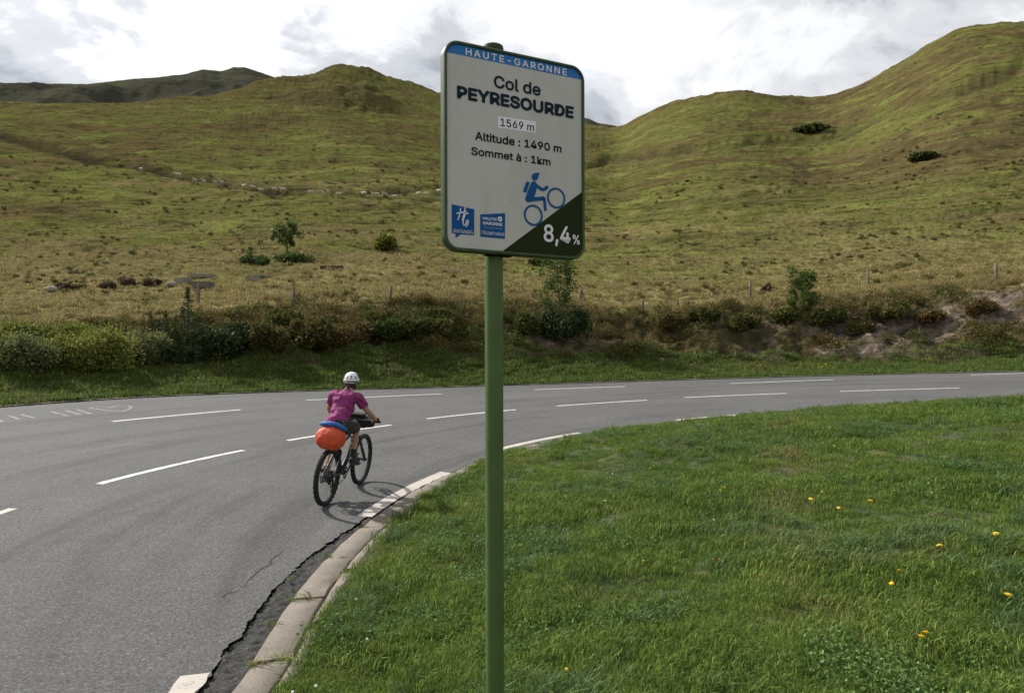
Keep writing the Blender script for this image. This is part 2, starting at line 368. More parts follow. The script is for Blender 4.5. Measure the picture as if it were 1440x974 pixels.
# side crack creeping into the lane
def ribbon(name, pts, width, dz, mat, parent, taper=False):
    pts = np.array(pts, float); n = len(pts); tan = np.gradient(pts, axis=0); tan /= np.linalg.norm(tan, axis=1)[:, None] + 1e-9
    nor = np.stack([-tan[:, 1], tan[:, 0]], 1); wv = np.full(n, width) if not taper else width * np.sin(np.linspace(0.15, math.pi - 0.15, n))
    a = pts + nor * wv[:, None] / 2; b = pts - nor * wv[:, None] / 2
    v = np.concatenate([np.c_[a, surf(a[:, 0], a[:, 1]) + dz], np.c_[b, surf(b[:, 0], b[:, 1]) + dz]])
    i = np.arange(n - 1)
    return link(name, fast_mesh(name, v, np.stack([i, i + 1, i + n + 1, i + n], 1)[:, ::-1], mat, False), parent)
def px_path(pp, jit=0.0, sub=6):
    P = np.array([hit_road(*p)[:2] for p in pp]); out = []
    for a, b in zip(P[:-1], P[1:]):
        for k in range(sub): out.append(a + (b - a) * k / sub + RNG.normal(0, jit, 2))
    out.append(P[-1]); return np.array(out)
ribbon('crack', px_path([(338, 826), (362, 800), (380, 793), (384, 783), (400, 772)], 0.012, 5), 0.018, 0.003, M_SOIL, road, True)
ribbon('crack', px_path([(306, 840), (338, 826)], 0.01, 6), 0.008, 0.003, M_SOIL, road, True)
# painted dashes
def dash(r, tha, thb, width, mat=M_WHITE, n=24, name='lane_marking', jag=0.0):
    th = np.linspace(tha, thb, n); j = jag * vnoise(th * 70, th * 0 + 2, 8)
    c = (r(th) if callable(r) else r) + np.zeros(n)
    return strip(name, th, c - width / 2 + j, c + width / 2 + 0.6 * j[::-1], 3, 0.0045, mat, road)
mid = [((138, 679), (342, 632)), ((404, 618.5), (550, 597)), ((600, 588.5), (725, 576)), ((782, 571), (910, 563)), ((962, 559.5), (1106, 554)), ((1181, 551.5), (1349, 547))]
for a, b in mid:
    ra, ta = rt(hit_road(*a)); rb, tb = rt(hit_road(*b))
    dash(lambda th, ra=ra, rb=rb, ta=ta, tb=tb: np.interp(th, [tb, ta], [rb, ra]), ta, tb, 0.125, n=90, jag=0.010)
dash(rt(hit_road(15, 714))[0], rt(hit_road(18, 713))[1] + 0.14, rt(hit_road(18, 713))[1], 0.11, M_OLDPAINT)
dash(BR, math.radians(72.0) - 0.26 * 1.6, math.radians(72) - 0.26 * 2.4, 0.125)
far_ = [((158, 591), (338, 575)), ((430, 562), (621, 553.5)), ((752, 548), (880, 543.8)), ((1027, 540), (1172, 535)), ((1365, 529), (1470, 525.5))]
for a, b in far_:
    ra, ta = rt(hit_road(*a)); rb, tb = rt(hit_road(*b))
    dash(lambda th, ra=ra, rb=rb, ta=ta, tb=tb: np.interp(th, [tb, ta], [rb, ra]), ta, tb, 0.13)
for a, b, o, wd in [((230, 990), (290, 945), 0.36, 0.19), ((504, 725), (635, 665), 0.17, 0.20), ((715, 635), (830, 612), 0.36, 0.17), ((962, 594), (1045, 588), 0.44, 0.17)]:
    ta = rt(hit_road(*a))[1]; tb = rt(hit_road(*b))[1]
    dash(lambda th, o=o: r_kerb(th) + o, ta, tb, wd, M_OLDPAINT, 40, 'edge_marking', 0.012)
# chalk heart and strokes
th_h = np.linspace(0, 2 * math.pi, 40)
hx = 152 + 29 * np.cos(th_h); hy = 573.5 + 4.6 * np.sin(th_h) - 2.2 * np.exp(-((np.cos(th_h) - 0.1) / 0.25) ** 2) * (np.sin(th_h) < 0) * -1
heart = [(126, 572), (140, 570.5), (155, 571.6), (160, 570), (170, 568.3), (180, 568.8), (185, 571), (180, 574.5), (171, 577), (150, 575.6), (126, 572)]
ribbon('chalk_drawing', px_path(heart, 0.0, 5), 0.06, 0.004, M_CHALK, road)
for a, b in [((12, 583), (27, 587.5)), ((30, 581), (49, 586)), ((72, 577), (96, 583)), ((92, 575.5), (114, 581)), ((108, 574.5), (128, 580)), ((88, 583.5), (98, 582.5)), ((0, 589), (3, 591)), ((103, 581.5), (115, 580.5)), ((118, 580), (130, 579.3))]:
    ribbon('chalk_drawing', px_path([a, b], 0.004, 5), 0.055, 0.004, M_CHALK, road)
# far edge: thin worn concrete edging
tag(strip('road_edging', th_f[::4], r_far(th_f[::4]) - 0.01 + 0.02 * vnoise(th_f[::4] * 30, th_f[::4] * 0, 3), r_far(th_f[::4]) + 0.13, 3, 0.03, M_EDGE), kind='structure')

# kerb: two rows of stones on a bed
kerb = tag(strip('kerb', th_f[::4], r_kerb(th_f[::4]) - 0.45, r_kerb(th_f[::4]) - 0.02, 3, 0.004, M_SOIL), kind='structure')
def stone(tha, thb, w0, w1, h0, h1, mat, name, n=9):
    th = np.linspace(tha, thb, n); b = MB(); vs = []; bev = 0.013
    tilt = random.uniform(-0.008, 0.008); sh = random.uniform(-0.008, 0.008)
    for i, t in enumerate(th):
        rk = float(r_kerb(t)) + sh
        rk += random.uniform(-0.005, 0.005); prof = [(rk - w0, -0.12), (rk - w0, h0 - bev), (rk - w0 - bev, h0), (rk - w1 + bev, h1), (rk - w1, h1 - bev), (rk - w1, -0.12)]
        if i in (0, n - 1): prof = [(r_, z - (0.012 if z > 0 else 0)) for r_, z in prof]
        for r_, z in prof: vs.append(at(np.float64(r_), np.float64(t), z + (tilt * (i - 4) / 4 + random.uniform(-0.003, 0.003) if z > 0 else 0)))
    fs = []
    for i in range(n - 1):
        for k in range(6):
            fs.append((i * 6 + k, i * 6 + (k + 1) % 6, (i + 1) * 6 + (k + 1) % 6, (i + 1) * 6 + k))
    fs += [tuple(range(6))[::-1], tuple((n - 1) * 6 + k for k in range(6))]
    b.add(vs, fs); return b.build(name, mat, kerb, smooth=True)
jt = [rt(hit_road(*p))[1] for p in [(357, 938), (412, 846), (460, 787), (510, 745)]]
joints = [jt[0]]
t = jt[0]
while t < math.radians(226): t += 1.0 / float(r_kerb(t)) / 1.1; joints.insert(0, t)
joints += jt[1:]; t = jt[-1]
while t > math.radians(45): t -= 1.0 / float(r_kerb(t)); joints.append(t)
for a, b in zip(joints[:-1], joints[1:]):
    g = 0.011 / 8.5
    stone(a - g, b + g, 0.0, 0.275, 0.045, 0.055, M_KERB, 'kerb_stone')
    m_ = random.uniform(0.35, 0.65) * (b - a)
    stone(a + m_ - g, b + m_ + g, 0.30, 0.405, 0.075, 0.085, M_KERB, 'border_stone')

# ---------------------------------------------------------------- lawn inside the bend
def lawn_edge_dist(x, y):
    return r_kerb(th_of(x, y)) - 0.38 - np.hypot(x - BC[0], y - BC[1])
def lawn_z(x, y):
    e = lawn_edge_dist(x, y); pl = ZC - 2.13 + 0.085 * x + 0.041 * y
    th = th_of(x, y); edge = surf_rt(r_kerb(th), th) + 0.06; k = sstep(0.0, 2.2, e)
    bulge = 0.30 * np.exp(-((x - 0.6) ** 2 + (y - 1.0) ** 2) / 10.0)
    return edge * (1 - k) + (pl + 0.10 + bulge) * k + (0.045 * fbm(x * 0.9, y * 0.9, 3, 21) + 0.035 * vnoise(x * 3.2, y * 3.2, 5)) * sstep(0, 0.7, e)
thl = np.linspace(TH_A, math.radians(234), 420); tl = np.linspace(0, 1, 130) ** 0.85
Qc = np.array([5.0, 5.0])
edge = at(r_kerb(thl) - 0.39, thl)[:, :2]
XY = edge[:, None, :] * (1 - tl[None, :, None]) + Qc[None, None, :] * tl[None, :, None]
Zl = lawn_z(XY[..., 0], XY[..., 1]); V = np.concatenate([XY, Zl[..., None]], -1).reshape(-1, 3)
i = (np.arange(419)[:, None] * 130 + np.arange(129)[None, :]).ravel()
M_TURF, t_, b_, _ = new_mat('turf_soil')
nn = noise(t_, pos(t_), 1.2, 5, 0.65); n2_ = noise(t_, pos(t_), 30, 4, 0.7)
cc = ramp(t_, nn, [(0.35, (0.03, 0.05, 0.012)), (0.55, (0.05, 0.07, 0.018)), (0.66, (0.17, 0.13, 0.075))])
setc(t_, b_, mix_c(t_, ramp(t_, n2_, [(0.35, (0.7,) * 3), (0.6, (0, 0, 0))]), cc, (0.018, 0.022, 0.008))); b_.inputs['Roughness'].default_value = 0.95; bump(t_, b_, n2_, 0.6, 0.02)
lawn = tag(link('lawn', fast_mesh('lawn', V, np.stack([i, i + 130, i + 131, i + 1], 1), M_TURF)), kind='structure')
# closing wedge of the lawn behind the photographer
xs = np.linspace(-1, 30, 60); ys = np.linspace(-16, 5, 40)

# ---------------------------------------------------------------- hillside beyond the road
PXC = np.array([-900, -400, 0, 100, 200, 300, 400, 500, 620, 700, 785, 870, 930, 1000, 1130, 1250, 1440, 1800, 2340], float)
def tab(*pairs, sig=30):
    p = np.array(pairs, float); g = np.arange(-1000, 2441, 2.0); v = np.interp(g, p[:, 0], p[:, 1])
    k = np.exp(-0.5 * (np.arange(-80, 81) * 2.0 / sig) ** 2); k /= k.sum()
    v = np.convolve(np.pad(v, 80, 'edge'), k, 'valid'); return lambda px: np.interp(px, g, v)
y_foot = tab((-900, 540), (0, 527), (100, 524), (200, 520), (300, 511), (400, 503), (500, 498), (620, 496), (785, 502), (870, 506), (1000, 511), (1130, 513), (1250, 513), (1440, 508), (2340, 470))
y_top = tab((-900, 480), (0, 474), (100, 470), (200, 466), (300, 455), (400, 440), (500, 436), (620, 432), (740, 434), (800, 440), (850, 452), (885, 452), (930, 444), (1000, 438), (1130, 434), (1250, 424), (1440, 408), (2340, 360))
y_p60 = tab((-900, 370), (0, 383), (200, 380), (400, 372), (620, 372), (870, 388), (1000, 388), (1200, 378), (1440, 362), (2340, 280))
y_rdg = tab((-900, 170), (-400, 150), (0, 138), (100, 143), (200, 146), (250, 140), (300, 134), (350, 122), (380, 112), (410, 104), (440, 96), (470, 90), (500, 94), (540, 104), (580, 115), (620, 126), (700, 148), (760, 160), (825, 172), (865, 181), (880, 178), (900, 166), (940, 148), (990, 136), (1040, 132), (1090, 138), (1140, 141), (1180, 133), (1220, 115), (1260, 92), (1300, 66), (1340, 44), (1370, 34), (1420, 27), (1440, 26), (1500, 26), (1600, 40), (2340, 90), sig=6)
Y_rdg = tab((-900, 230), (0, 255), (200, 265), (300, 300), (400, 360), (470, 400), (620, 420), (870, 430), (1000, 350), (1140, 360), (1250, 330), (1440, 290), (2340, 240), sig=50)
_upx = np.linspace(-900, 2340, 700)
def _far_depth(px):
    u = (px - CX) / F; d = np.linspace(3, 40, 4000); x = u * d
    g = np.hypot(x - BC[0], d - BC[1]) - r_far(th_of(x, d)) - 0.12
    k = np.where((g[1:] >= 0) & (g[:-1] < 0))[0]; return d[k[-1]] if len(k) else (13.0 / max(abs(u), .4))
_fd = np.array([_far_depth(p) for p in _upx])
for _ in range(6): _fd[1:-1] = 0.25 * _fd[:-2] + 0.5 * _fd[1:-1] + 0.25 * _fd[2:]
def Y_edge(px): return np.interp(px, _upx, _fd)
def zq(y, Y): return (HOR - y) / F * Y + ZC
def base_z(px, Y):
    ye = Y_edge(px); ze = surf((px - CX) / F * ye, ye) + 0.012
    k = np.clip((Y - ye) / 10, 0, 1)
    yf = ye + 2.8; yt = ye + 6.6; y6 = 60.0; yr = Y_rdg(px)
    zf = zq(y_foot(px), yf); zt = zq(y_top(px), yt); z6 = zq(y_p60(px), y6)
    a = np.clip((Y - ye) / 2.8, 0, 1); z1 = ze + (zf - ze) * (0.35 * a + 0.65 * a * a)
    b = np.clip((Y - yf) / 3.8, 0, 1); z2 = zf + (zt - zf) * (1.25 * b - 0.25 * b * b)
    c = np.clip((Y - yt) / (y6 - yt), 0, 1); yimg = y_top(px) + (y_p60(px) - y_top(px)) * (0.25 * c + 0.75 * np.sqrt(c)) * 1.0
    z3 = zq(yimg, Y)
    t = np.clip(np.log(np.maximum(Y, y6) / y6) / np.log(yr / y6), 0, None)
    g = np.where(t <= 1, 1 - (1 - np.clip(t, 0, 1)) ** 1.18, 1 - (t - 1) * 1.2 - 14 * (t - 1) ** 2)
    z4 = zq(y_p60(px) + (y_rdg(px) - y_p60(px)) * g, Y)
    return np.where(Y < yf, z1, np.where(Y < yt, z2, np.where(Y < y6, z3, z4)))
def img_y(px, Y): return HOR - (base_z(px, Y) - ZC) / Y * F
CREASES = [  # image polyline, half width px, drop m, soil
    ([(-40, 190), (0, 197), (80, 214), (140, 228), (200, 243), (300, 258), (400, 267), (500, 275), (560, 276), (622, 269)], 4.0, 0.9, 1.0),
    ([(825, 232), (880, 214), (950, 203), (1010, 196), (1060, 190), (1115, 186), (1170, 178), (1230, 160), (1300, 135), (1380, 118), (1440, 104)], 4.5, 1.6, 0.45),
    ([(480, 292), (560, 298), (600, 290), (622, 284)], 2.5, 0.4, 0.5),
    ([(350, 132), (400, 128), (450, 134), (520, 140), (580, 150)], 5.0, 2.5, 0.35),
    ([(380, 146), (430, 150), (480, 152)], 4.0, 1.6, 0.3),
    ([(640, 200), (740, 215), (830, 225)], 3.0, 0.8, 0.4),
    ([(0, 285), (90, 300), (200, 312), (300, 318)], 3.0, 0.35, 0.3),
    ([(900, 300), (1050, 290), (1200, 270), (1440, 240)], 3.0, 0.5, 0.25),
    ([(850, 345), (1000, 340), (1200, 325), (1440, 300)], 3.0, 0.4, 0.3),
]
def zones(px, Y):
    ye = Y_edge(px); bank = sstep(ye + 2.4, ye + 3.4, Y) * (1 - sstep(ye + 6.0, ye + 7.6, Y)); verge = 1 - sstep(ye + 2.2, ye + 3.2, Y)
    return verge, bank
def terrain(px, Y):
    x = (px - CX) / F * Y; z = base_z(px, Y); verge, bank = zones(px, Y); yi = HOR - (z - ZC) / Y * F
    past = sstep(0, 1, (Y - Y_edge(px) - 6) / 3); hill = sstep(55, 120, Y)
    d = verge * sstep(0, 1.5, Y - Y_edge(px)) * (0.07 * fbm(x * 1.1, Y * 1.1, 3, 1) + 0.03 * vnoise(x * 4, Y * 4, 2))
    lump = fbm(x * 0.55, Y * 0.7, 4, 4)
    d = d + bank * (0.34 * lump + 0.10 * fbm(x * 2.3, Y * 2.3, 3, 6))
    tus = fbm(x * 1.05, Y * 1.0, 3, 8, 0.6)
    d = d + past * (1 - 0.6 * hill) * (0.10 * tus + 0.05 * vnoise(x * 3.1, Y * 3.1, 12) + 0.25 * fbm(x * 0.09, Y * 0.09, 2, 14))
    d = d + hill * (1.5 * fbm(x / 38, Y / 38, 3, 31) + 0.36 * fbm(x / 7, z / 1.8, 3, 33, 0.6) + 0.20 * fbm(x / 1.8, z / 0.6, 2, 35) + 3.0 * np.clip(fbm(x / 55 + z / 90, z / 120, 2, 37), -1, 0.4) * sstep(90, 200, Y))
    soil = np.zeros_like(z)
    for pl, hw, drop, so in CREASES:
        p = np.array(pl, float); cy = np.interp(px, p[:, 0], p[:, 1]) + 1.2 * vnoise(px / 23, px * 0, 41) + 0.7 * vnoise(px / 6, px * 0, 42)
        inr = sstep(p[0, 0] - 15, p[0, 0] + 15, px) * (1 - sstep(p[-1, 0] - 15, p[-1, 0] + 15, px)) * (0.55 + 0.45 * np.clip(vnoise(px / 31, px * 0, 43) + 0.6, 0, 1))
        q = (yi - cy) / hw
        d = d - inr * drop * np.exp(-q * q) + 0.4 * inr * drop * np.exp(-((q + 2.2) / 1.2) ** 2)
        soil = np.maximum(soil, so * inr * np.exp(-(q * 0.9) ** 2))
    sm = np.exp(-((px - 500) / 80) ** 2 - ((yi - 120) / 24) ** 2); d = d + sm * (3.0 * np.abs(fbm(x / 14, Y / 14, 4, 51)) - 1)
    soil = np.maximum(soil, 0.6 * sm * sstep(-0.1, 0.5, fbm(x / 12, z / 5, 3, 53)))
    # bare earth on the cut bank to the right and below the middle
    er = bank * (sstep(930, 1150, px) + 0.75 * np.exp(-((px - 770) / 70) ** 2) * (Y < Y_edge(px) + 4.4)) * (1 - sstep(0.35, 0.7, (Y - Y_edge(px) - 3.0) / 4.0 - 0.45 * sstep(1000, 1440, px)))
    soil = np.maximum(soil, er * sstep(-0.55, 0.1, fbm(x * 0.9, z * 2.6, 3, 61)))
    return x, Y, z + d, np.stack([soil, verge, bank, np.ones_like(soil)], -1)
def on_terrain(px, py):
    """point where the ray through a photo pixel meets the hillside."""
    Ys = np.exp(np.linspace(math.log(float(Y_edge(px)) + 0.05), math.log(float(Y_rdg(px))), 4000)); P = np.full_like(Ys, px)
    x, y, z, _ = terrain(P, Ys); yi = HOR - (z - ZC) / y * F
    k = int(np.argmax(yi <= py)); return Vector((x[k], y[k], z[k]))
def ground_at(x, y):
    return float(terrain(np.array([CX + F * x / y]), np.array([float(y)]))[2][0])
pxs = np.concatenate([np.arange(-900, -40, 14.0), np.arange(-40, 1480, 1.55), np.arange(1480, 2341, 14.0)])
qs = np.concatenate([np.linspace(0, 1, 34)[:-1], np.linspace(1, 2, 64)[:-1], np.linspace(2, 3, 100)[:-1], np.linspace(3, 4, 190)[:-1], np.linspace(4, 5, 14)])
PX, Q = np.meshgrid(pxs, qs, indexing='ij'); ye = Y_edge(PX); yr = Y_rdg(PX)
YY = np.where(Q < 1, ye + 2.8 * Q, np.where(Q < 2, ye + 2.8 + 3.8 * (Q - 1), np.where(Q < 3, (ye + 6.6) * (60 / (ye + 6.6)) ** (np.clip(Q - 2, 0, 1)), np.where(Q < 4, 60 * (yr / 60) ** np.clip(Q - 3, 0, 1), yr * (1 + 0.35 * np.clip(Q - 4, 0, 1))))))
X, Y, Z, MASK = terrain(PX, YY)
nr = len(qs); i = (np.arange(len(pxs) - 1)[:, None] * nr + np.arange(nr - 1)[None, :]).ravel()

M_HILL, t, b, _ = new_mat('hill_grass')
p = pos(t); at_ = N(t, 'ShaderNodeVertexColor', layer_name='mask'); sp = N(t, 'ShaderNodeSeparateColor'); t.links.new(at_.outputs[0], sp.inputs[0])
big = noise(t, p, 0.014, 4, 0.5, 0.8, (1, 1, 2.0)); midn = noise(t, p, 0.09, 5, 0.6, 0.4, (0.8, 0.8, 2.6)); strk = noise(t, p, 0.6, 7, 0.72, 0.3, (0.42, 0.35, 2.4)); fin = noise(t, p, 3.2, 4, 0.7, 0.0, (0.8, 0.5, 1.8))
base = ramp(t, math_n(t, 'ADD', math_n(t, 'MULTIPLY', big, 0.55), math_n(t, 'MULTIPLY', midn, 0.45)),
            [(0.38, (0.088, 0.070, 0.032)), (0.45, (0.130, 0.102, 0.042)), (0.50, (0.128, 0.116, 0.040)), (0.56, (0.128, 0.138, 0.036)), (0.63, (0.205, 0.165, 0.072))])
base = mix_c(t, ramp(t, midn, [(0.57, (0, 0, 0)), (0.63, (0.8,) * 3)]), base, (0.175, 0.195, 0.048))
base = mix_c(t, ramp(t, strk, [(0.38, (0.9,) * 3), (0.50, (0, 0, 0))]), base, (0.040, 0.037, 0.016))
base = mix_c(t, ramp(t, strk, [(0.56, (0, 0, 0)), (0.70, (0.5,) * 3)]), base, (0.19, 0.16, 0.075))
base = mix_c(t, ramp(t, fin, [(0.36, (0.7,) * 3), (0.52, (0, 0, 0))]), base, (0.042, 0.04, 0.016))
# dry tan meadow close behind the bank
sy = N(t, 'ShaderNodeSeparateXYZ'); t.links.new(p, sy.inputs[0])
near = N(t, 'ShaderNodeMapRange'); near.inputs[1].default_value = 78; near.inputs[2].default_value = 40; t.links.new(math_n(t, 'ADD', sy.outputs[1], math_n(t, 'MULTIPLY', math_n(t, 'SUBTRACT', midn, 0.5), 90)), near.inputs[0])
tan_ = ramp(t, noise(t, p, 1.1, 5, 0.65), [(0.32, (0.10, 0.092, 0.036)), (0.5, (0.22, 0.18, 0.08)), (0.7, (0.31, 0.255, 0.13))])
base = mix_c(t, math_n(t, 'MULTIPLY', near.outputs[0], 0.9), base, tan_)
base = mix_c(t, sp.outputs[1], base, ramp(t, noise(t, p, 1.7, 5, 0.6), [(0.35, (0.045, 0.06, 0.016)), (0.62, (0.08, 0.12, 0.026)), (0.75, (0.12, 0.11, 0.05))]))
base = mix_c(t, sp.outputs[2], base, ramp(t, noise(t, p, 1.3, 5, 0.65), [(0.35, (0.035, 0.032, 0.015)), (0.55, (0.075, 0.065, 0.027)), (0.72, (0.10, 0.10, 0.04))]))
base = mix_c(t, math_n(t, 'MULTIPLY', sp.outputs[0], math_n(t, 'GREATER_THAN', sy.outputs[1], 70.0)), base, (0.034, 0.030, 0.018))
base = mix_c(t, math_n(t, 'MULTIPLY', sp.outputs[0], math_n(t, 'LESS_THAN', sy.outputs[1], 70.0)), base, ramp(t, noise(t, p, 2.4, 5, 0.7), [(0.36, (0.055, 0.043, 0.032)), (0.5, (0.14, 0.108, 0.082)), (0.66, (0.26, 0.21, 0.165))]))
setc(t, b, base); b.inputs['Roughness'].default_value = 1.0; b.inputs['Specular IOR Level'].default_value = 0.0
bump(t, b, math_n(t, 'ADD', fin, math_n(t, 'MULTIPLY', strk, 1.5)), 0.65, 0.4)
me = fast_mesh('hillside', np.stack([X, Y, Z], -1).reshape(-1, 3), np.stack([i, i + nr, i + nr + 1, i + 1], 1), M_HILL)
ca = me.color_attributes.new('mask', 'FLOAT_COLOR', 'POINT'); ca.data.foreach_set('color', MASK.reshape(-1, 4).astype(np.float32).ravel())
tag(link('hillside', me), kind='structure')
# far ridge to the left and the knoll seen past the saddle
M_FAR, t, b, _ = new_mat('far_heath')
p = pos(t); n_ = noise(t, p, 0.02, 6, 0.6, 0.5, (1, 1, 2.2)); n2_ = noise(t, p, 0.12, 5, 0.65, 0, (1, 1, 2.5))
c_ = ramp(t, n_, [(0.36, (0.05, 0.05, 0.036)), (0.5, (0.066, 0.063, 0.045)), (0.62, (0.068, 0.075, 0.042))])
setc(t, b, mix_c(t, ramp(t, n2_, [(0.36, (0.8,) * 3), (0.5, (0, 0, 0))]), c_, (0.03, 0.031, 0.024))); b.inputs['Roughness'].default_value = 1.0; b.inputs['Specular IOR Level'].default_value = 0.0; bump(t, b, n2_, 0.6, 1.2)
def far_hill(prof, dep, px0, px1, y_low):
    pr = np.array(prof, float); px = np.arange(px0, px1 + 1, 2.5); tt = np.concatenate([np.linspace(0, 1, 50), np.linspace(1.02, 1.3, 8)])
    P, T = np.meshgrid(px, tt, indexing='ij'); yr_ = np.interp(P, pr[:, 0], pr[:, 1])
    Yd = dep * (0.62 + 0.38 * T); g = np.where(T <= 1, T ** 0.8, 1 - 2.5 * (T - 1))
    y_ = y_low + (yr_ - y_low) * g; Zf = zq(y_, Yd); Xf = (P - CX) / F * Yd
    Zf = Zf + (7.0 * fbm(Xf / 60, Yd / 60, 3, 71) + 3.0 * (0.5 - np.abs(fbm(Xf / 22, Zf / 16, 4, 77)))) * sstep(0, 0.4, T) * (1 - 0.75 * sstep(0.7, 1.0, T))
    n = len(tt); k = (np.arange(len(px) - 1)[:, None] * n + np.arange(n - 1)[None, :]).ravel()
    me = fast_mesh('hills', np.stack([Xf, Yd, Zf], -1).reshape(-1, 3), np.stack([k, k + n, k + n + 1, k + 1], 1), M_FAR)
    return tag(link('hills', me), kind='structure')
far_hill([(-900, 130), (-300, 120), (0, 114), (60, 115), (120, 116), (160, 113), (188, 110), (205, 109), (240, 108), (265, 105), (285, 100), (310, 102), (330, 96), (345, 97), (365, 103), (390, 110), (430, 118), (520, 150)], 640, -900, 520, 190)
far_hill([(640, 176), (760, 164), (800, 164), (828, 168), (842, 174), (870, 178), (940, 182)], 700, 640, 960, 230)

# broad ground under everything, out past the hills
gr = np.concatenate([np.linspace(0, 60, 30), np.geomspace(70, 1500, 24)]); ga = np.linspace(0, 2 * math.pi, 97)
G_, A_ = np.meshgrid(gr, ga, indexing='ij'); gx = G_ * np.cos(A_); gy = G_ * np.sin(A_)
gz = ZC - 3.1 + 0.03 * np.clip(gy, -200, 0) + 0.05 * np.clip(gx - 12, 0, 60) * (gy < 12) + 0.6 * fbm(gx / 30, gy / 30, 3, 5) * sstep(25, 60, G_)
k = (np.arange(len(gr) - 1)[:, None] * 97 + np.arange(96)[None, :]).ravel()
me = fast_mesh('ground', np.stack([gx, gy, gz], -1).reshape(-1, 3), np.stack([k, k + 97, k + 98, k + 1], 1), M_HILL)
ca = me.color_attributes.new('mask', 'FLOAT_COLOR', 'POINT')
tag(link('ground', me), kind='structure')
# ---------------------------------------------------------------- summit sign
M_GREEN = simple('green_paint', (0.07, 0.125, 0.033), 0.5, var=0.12, scale=9, bmp=0.05, spec=0.3)
M_RIM = simple('rim_green_paint', (0.045, 0.08, 0.03), 0.45, var=0.1, spec=0.3)
M_FACE = simple('sign_face', (0.46, 0.49, 0.42), 0.5, var=0.03, scale=3, spec=0.2)
M_FACE, t, b, _ = new_mat('sign_face_dirty'); dn_ = noise(t, objco(t), 5, 5, 0.65, 0.6, (1, 1, 0.35)); dk_ = noise(t, objco(t), 60, 2, 0.5)
setc(t, b, mix_c(t, ramp(t, dk_, [(0.74, (0, 0, 0)), (0.78, (0.6,) * 3)]), ramp(t, dn_, [(0.3, (0.46, 0.485, 0.42)), (0.6, (0.53, 0.555, 0.49))]), (0.12, 0.11, 0.08))); b.inputs['Roughness'].default_value = 0.45; b.inputs['Specular IOR Level'].default_value = 0.25
M_BAND = simple('sign_blue', (0.035, 0.19, 0.48), 0.6, var=0.04, spec=0.15)
M_LOGO = simple('logo_blue', (0.008, 0.085, 0.26), 0.6, var=0.04, spec=0.12)
M_DKG = simple('sign_dark_green', (0.018, 0.03, 0.007), 0.6, var=0.08, spec=0.1)
M_INK = simple('ink_navy', (0.010, 0.024, 0.038), 0.6, var=0.05, spec=0.1)
M_BLK = simple('ink_black', (0.006, 0.006, 0.006), 0.6, var=0.05, spec=0.1)
M_LET = simple('letter_white', (0.75, 0.76, 0.74), 0.4, var=0.03)
M_STEEL = simple('steel', (0.30, 0.31, 0.30), 0.4, metal=0.8)
AL = math.atan2(F, 2755 - CX); SA = np.array([math.cos(AL), math.sin(AL)])        # the panel's horizontal direction
P0 = np.array([(625 - CX) / F * 2.64, 2.64]); SW = 0.634; SB = ZC + 0.4505; SH = 0.8205
def on_sign(px, py):
    """photo pixel -> (right, up) on the panel, metres from its lower left corner."""
    u = (px - CX) / F; tt = (u * P0[1] - P0[0]) / (SA[0] - u * SA[1]); Yd = P0[1] + tt * SA[1]
    return tt, (HOR - py) / F * Yd + ZC - SB
pc = P0 + SA * on_sign(705, 365)[0]                                                # post centre line under the panel
nrm = np.array([SA[1], -SA[0]])                                                    # towards the reader
post_xy = pc - nrm * 0.072
gz_ = float(lawn_z(np.array(post_xy[0]), np.array(post_xy[1])))
sign = empty('summit_sign', (post_xy[0], post_xy[1], gz_), (0, 0, AL))
tag(sign, 'tall green-posted road sign with pale panel reading Col de Peyresourde, standing in the lawn', 'road sign')
ztop = SB + SH + 0.045 - gz_
MB().tube([(0, 0, -0.35), (0, 0, ztop - 0.03)], 0.0375, 28).build('post', M_GREEN, sign, True)
capm = MB().tube([(0, 0, ztop - 0.035), (0, 0, ztop - 0.03), (0, 0, ztop - 0.004), (0, 0, ztop), (0, 0, ztop + 0.001)], [0.0385, 0.041, 0.041, 0.034, 0.012], 28)
for z in (-0.022, -0.014): capm.torus((0, 0, ztop + z), 0.041, 0.002, 'Z', 28, 6)
capm.build('post_cap', M_RIM, sign, True)
# local frame of the panel: x right along the face, y away from the reader, z up; panel face at y = -0.072
x0 = -float((pc - P0) @ SA); zb = SB - gz_; YF = -0.072
def rrect(w_, h_, r_, n=8, inset=0.0):
    out = []
    for cx_, cz_, a0 in ((w_ - r_, r_, -90), (w_ - r_, h_ - r_, 0), (r_, h_ - r_, 90), (r_, r_, 180)):
        for k in range(n + 1):
            a = math.radians(a0 + 90 * k / n); out.append((cx_ + (r_ - inset) * math.cos(a), cz_ + (r_ - inset) * math.sin(a)))
    return out
def prism(mb, poly, y0, y1):
    n = len(poly); vs = [(x0 + a, y0, zb + b) for a, b in poly] + [(x0 + a, y1, zb + b) for a, b in poly]
    mb.add(vs, [tuple(range(n)), tuple(range(2 * n - 1, n - 1, -1))] + [(k, k + n, (k + 1) % n + n, (k + 1) % n) for k in range(n)]); return mb
RC = 0.062; RIM = 0.014
outer = rrect(SW, SH, RC); inner = rrect(SW, SH, RC, inset=RIM)
n_ = len(outer); rim = MB()
ring = lambda poly, y: [(x0 + a, y, zb + b) for a, b in poly]
mo = rrect(SW, SH, RC, inset=0.004); mi = rrect(SW, SH, RC, inset=RIM - 0.003)
loops = [ring(outer, YF + 0.036), ring(outer, YF), ring(mo, YF - 0.005), ring(mi, YF - 0.005), ring(inner, YF), ring(inner, YF + 0.012)]
vs = sum(loops, []); fs = []
for a in range(5):
    for k in range(n_): fs.append((a * n_ + k, a * n_ + (k + 1) % n_, (a + 1) * n_ + (k + 1) % n_, (a + 1) * n_ + k))
rim.add(vs, fs).build('rim', M_RIM, sign, True)
